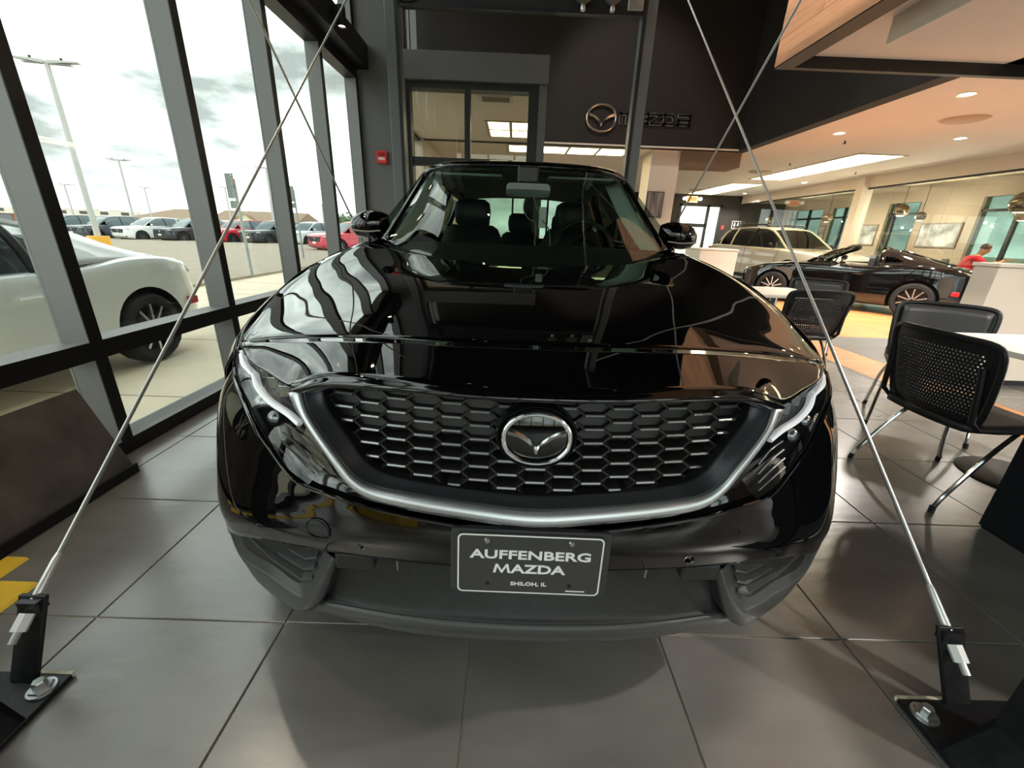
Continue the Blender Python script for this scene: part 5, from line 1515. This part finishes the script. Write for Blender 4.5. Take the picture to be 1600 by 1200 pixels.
for i, (lb, c_, x, y_) in enumerate(CARS):
    pm_ = mat('parked_paint_%d' % i, c_, .15, coat=.5)
    if proto is None:
        proto = car('parked_suv', lb + ' outside', 'car', (x, y_, gz(x)), R(180 - 18), pm_, SUVS, SUVG, (1.42, -1.38, .37, .24), dict(mirror=(.75, 1.14)), 'parked cars outside', glassm=mat('parked_glass', (96, 108, 112), .12))
        suv_front(proto, False)
        first = pm_
    else:
        c = copy_tree(proto)
        c.location = (x, y_, gz(x)); c.rotation_euler = (0, 0, R(180 - 18 + random.uniform(-2, 2))); c['label'] = lb + ' outside'
        def repaint(o):
            if o.type == 'MESH' and first.name in [s.material.name for s in o.material_slots if s.material]:
                for s in o.material_slots:
                    if s.material == first:
                        s.link = 'OBJECT'; s.material = pm_
            for ch in o.children: repaint(ch)
        repaint(c)
for (lb, c_, x, y_, rz) in (('red car nose showing over the black SUV fender', (214, 60, 80), -8.9, 24.2, 143), ('pale blue car beyond the last window pane', (176, 206, 214), -8.0, 30.0, 160)):
    c = copy_tree(proto); c.location = (x, y_, gz(x)); c.rotation_euler = (0, 0, R(rz)); c['label'] = lb
    pm_ = mat('paint_' + lb[:6], c_, .15, coat=.5)
    repaint(c)
# ================================================================== OUTSIDE
CONC = mat('concrete_walk', (216, 202, 180), .9, noise=(2.5, .08))
ASPH = mat('asphalt', (158, 146, 130), .95, noise=(3, .10), bump=(60, .2))
o = MB().box(-6.1, -2.2, -4.7, 60, -.3, -.03).build('pavement', CONC, None, 0); o['kind'] = 'structure'; o['label'] = 'pale concrete walk outside the windows'
for k in range(12):
    MB().box(-6.1, -2.25, -2 + 1.6 * k, -1.99 + 1.6 * k, -.031, -.028).build('joint', mat('joint_grey', (140, 130, 114), .9), o, 0)
MB().box(-6.25, -6.1, -4.7, 60, -.3, -.025).build('kerb', CONC, o, 0)
g_ = MB().add([(-6.2, -60, gz(-6.2)), (-6.2, 260, gz(-6.2)), (-260, 260, gz(-260)), (-260, -60, gz(-260))], [(0, 1, 2, 3)])
o = g_.build('parking_lot', ASPH, None, 0, solid=.2); o['kind'] = 'structure'; o['label'] = 'sunless asphalt parking lot outside'
o2 = MB().box(-6.2, 120, 20, 260, -.4, -.2).build('yard', CONC, None, 0); o2['kind'] = 'structure'; o2['label'] = 'pale yard beyond the far wall'
o2 = MB().box(12.5, 120, -60, 20, -.4, -.2).build('side_yard', CONC, None, 0); o2['kind'] = 'structure'; o2['label'] = 'pale yard beyond the office windows'
o2 = MB().box(-6.2, 120, -60, -4.7, -.3, -.06).build('forecourt', CONC, None, 0); o2['kind'] = 'structure'; o2['label'] = 'pale forecourt behind the camera'
LINE = mat('lane_paint', (222, 200, 120), .8)
for k in range(7):
    x = -12 - 3.0 * k
    MB().add([(x, 24, gz(x) + .01), (x + .1, 24, gz(x) + .01), (x + 1.7, 29, gz(x) + .01), (x + 1.6, 29, gz(x) + .01)], [(0, 1, 2, 3)]).build('lane_line', LINE, o, 0)
for k in range(5):
    y_ = 9.5 + 3 * k
    MB().add([(-7.4, y_, gz(-7.4) + .01), (-7.4, y_ + .1, gz(-7.4) + .01), (-12, y_ + 1.9, gz(-12) + .01), (-12, y_ + 1.8, gz(-12) + .01)], [(0, 1, 2, 3)]).build('lane_line', LINE, o, 0)
for (x, y_, lb) in ((-6.95, 10.4, 'concrete wheel stop beside the first sign post'), (-6.95, 12.4, 'concrete wheel stop beyond the first sign post'), (-6.95, 8.0, 'concrete wheel stop near the white roadster')):
    t = thing('wheel_stop', lb, 'wheel stop', (x, y_, gz(x)), group='wheel stops')
    MB().prism([(-.09, 0), (.09, 0), (.06, .12), (-.06, .12)], 1.6, 'y', -.8).build('block', CONC, t, 0, .01)
    for yy in (-.55, .55):
        MB().cyl((0, yy, .1), (0, yy, .125), .02, n=10).build('pin', STEEL, t)
GALV = mat('galvanised_post', (150, 156, 156), .5, metal=.4)
SGNB = mat('sign_back', (120, 128, 124), .5, metal=.4)
for (x, y_, h_, lb) in ((-6.2, 10.04, 2.2, 'grey sign post with two sign backs beside the kerb'), (-7.86, 16.05, 2.47, 'farther grey sign post with a tall sign back')):
    t = thing('sign_post', lb, 'sign', (x, y_, gz(x)), R(-12))
    hh = h_ - gz(x)
    MB().tube([(0, 0, 0), (-.06, 0, hh - .1)], .032, 10).build('post', GALV, t)
    MB().box(-.22, -.02, -.055, -.035, hh - .5, hh).build('sign_panel', SGNB, t, 0)
    for k in range(4):
        MB().box(-.205 + k * .048, -.19 + k * .048, -.062, -.055, hh - .48, hh - .02).build('rib', GALV, t, 0)
    MB().box(-.20, -.04, -.055, -.035, hh - .71, hh - .55).build('small_panel', SGNB, t, 0)
POLE = mat('white_pole', (186, 186, 182), .5)
def pole(lb, x, y_, h_, r_, base, arm=.95):
    t = thing('light_pole', lb, 'lamp post', (x, y_, gz(x)), R(12), group='parking lot light poles')
    hh = h_ - gz(x)
    MB().tube([(0, 0, .3), (0, 0, hh)], [r_, r_ * .7], 8).build('mast', POLE, t)
    for s in (-1, 1):
        hd = MB().prism([(s * .05, 0), (s * .3, .03), (s * arm, .10), (s * arm, .13), (s * .3, .12), (s * .05, .10)], .22, 'y', -.11).xf(Matrix.Translation((0, 0, hh - .05)))
        o_ = hd.build('lamp_head', POLE, t, 0)
        MB().box(s * .45 - .25, s * .45 + .28, -.09, .09, hh - .045, hh - .03).build('lamp_lens', mat('pole_lens', (150, 150, 150), .4), o_, 0)
        MB().cyl((s * .45, 0, hh + .06), (s * .45, 0, hh + .16), .04, n=8).build('sensor', BLKPL, o_)
    if base:
        MB().cyl((0, 0, 0), (0, 0, .75), .34, n=20).build('yellow_base', mat('base_yellow', (236, 176, 64), .6), t)
    else:
        MB().cyl((0, 0, 0), (0, 0, .5), .2, n=10).build('concrete_base', CONC, t)
pole('tall white light pole with a yellow base, nearest', -16.3, 17.0, 6.13, .105, True)
pole('white light pole with twin heads right of the nearest pole', -34.6, 40, 5.9, .10, False)
pole('small far light pole left of the nearest pole', -62, 62, 5.2, .13, False, 1.3)
pole('thin far light pole beside the twin head pole', -56, 68, 5.6, .13, False, 1.3)
pole('far light pole behind the first sign post', -33.5, 52, 4.9, .11, False, 1.0)
pole('far light pole right of the first sign post', -34, 62, 4.2, .12, False, 1.2)
pole('light pole right of the second sign post', -24.6, 45, 6.3, .10, False, 1.0)
pole('shorter light pole behind the silver SUV', -26, 60, 3.9, .12, False, 1.0)
# buildings at the horizon
BRK = mat('brick_far', (176, 118, 92), .9, noise=(2, .08))
OFFW = mat('offwhite_far', (226, 218, 206), .9)
ROOFB = mat('brown_roof', (150, 128, 108), .9, noise=(1, .05))
WALLG = mat('far_wall', (190, 176, 156), .9)
GLF = mat('far_glass', (110, 116, 120), .3)
def bz(k): return 1.2 + (k - 1.2) * 2.5
t = thing('shop_building', 'long white and brick shop building at the left horizon', 'building', (-142, 150, -1.3))
MB().box(-36, 14, 0, 20, 0, 5.0 - 1.2).build('wall', BRK, t, 0)
MB().box(-37, 15, -.6, 0, 2.6, 4.6).build('fascia', OFFW, t, 0)
for k in range(7):
    MB().box(-33 + k * 7, -30.5 + k * 7, -.75, -.6, 3.3, 4.2).build('shop_sign', mat('sign_dark', (90, 84, 80), .7), t, 0)
for k in range(6):
    MB().box(-34 + k * 8, -29 + k * 8, -.2, 0, .3, 2.3).build('window', GLF, t, 0)
for k in range(4):
    MB().box(-28 + k * 9, -25 + k * 9, 6, 9, 3.8, 4.9).build('roof_unit', WALLG, t, 0)
def hip(lb, x, y_, w_, d_, zw, zr, gable=False):
    t = thing('house', lb, 'building', (x, y_, -1.4))
    MB().box(-w_ / 2, w_ / 2, -d_ / 2, d_ / 2, 0, zw).build('wall', WALLG, t, 0)
    rx = w_ / 2 - (d_ * .45 if not gable else 0)
    MB().add([(-w_ / 2 - .5, -d_ / 2 - .5, zw), (w_ / 2 + .5, -d_ / 2 - .5, zw), (w_ / 2 + .5, d_ / 2 + .5, zw), (-w_ / 2 - .5, d_ / 2 + .5, zw), (-rx, 0, zr), (rx, 0, zr)], [(0, 1, 5, 4), (1, 2, 5), (2, 3, 4, 5), (3, 0, 4), (3, 2, 1, 0)]).build('roof', ROOFB, t, 0)
    for k in range(4):
        MB().box(-w_ * .38 + k * w_ * .22, -w_ * .38 + k * w_ * .22 + w_ * .1, -d_ / 2 - .1, -d_ / 2, .8, zw - .5).build('window', GLF, t, 0)
    if gable:
        MB().prism([(-5, zw - .2), (5, zw - .2), (0, zw + 2.6)], 3, 'y', -d_ / 2 - 2.8).build('gable', mat('gable_cream', (206, 196, 150), .9), t, 0)
        MB().prism([(-5.8, zw - .4), (-5.0, zw - .4), (0, zw + 2.3), (5.0, zw - .4), (5.8, zw - .4), (0, zw + 3.1)], 3.4, 'y', -d_ / 2 - 3.0).build('gable_roof', ROOFB, t, 0)
hip('brown hip roofed building right of the shop', -113, 152, 26, 22, 2.4, 6.2)
hip('low brown roofed house in the middle distance', -99, 180, 18, 16, 2.0, 4.2)
hip('brown roofed hall with a cream gable behind the red SUV', -84, 150, 28, 20, 2.6, 6.3, True)
hip('brown roofed house right of the gabled hall', -64, 172, 22, 18, 2.4, 5.4)
# trees far right of the lot
LEAF = mat('tree_leaf', (112, 142, 96), .9, noise=(3, .3))
TRNK = mat('tree_trunk', (96, 82, 68), .9)
for i, (x, y_, r_, h_, lb) in enumerate(((-54, 140, 4.2, 5.2, 'green tree at the end of the lot seen in the last pane'), (-60, 146, 3.4, 4.2, 'smaller green tree left of the last pane'), (-43, 138, 3.6, 5.0, 'green tree partly hidden by the SUV mirror'))):
    t = thing('tree', lb, 'tree', (x, y_, -1.6), group='far trees')
    MB().tube([(0, 0, 0), (.1, 0, h_ * .4), (0, .1, h_ * .8)], [.3, .22, .1], 8).build('trunk', TRNK, t)
    b = MB()
    rnd = random.Random(i)
    for k in range(420):
        u_, v_ = rnd.uniform(0, 2 * math.pi), rnd.uniform(-1, 1)
        rr = r_ * rnd.uniform(.55, 1.0) * (1 + .2 * math.sin(3 * u_))
        c_ = Vec((rr * math.cos(u_) * math.sqrt(1 - v_ * v_), rr * math.sin(u_) * math.sqrt(1 - v_ * v_), h_ * .75 + rr * .62 * v_))
        M_ = Matrix.Translation(c_) @ Matrix.Rotation(rnd.uniform(0, 6), 4, 'Z') @ Matrix.Rotation(rnd.uniform(0, 3), 4, 'X')
        sz = rnd.uniform(.35, .7)
        b.add([M_ @ Vec(p) for p in ((-sz, 0, 0), (0, -sz * .6, .1), (sz, 0, 0), (0, sz * .6, .1))], [(0, 1, 2, 3)])
    b.build('foliage', LEAF, t, 0, recalc=False)['kind'] = 'stuff'
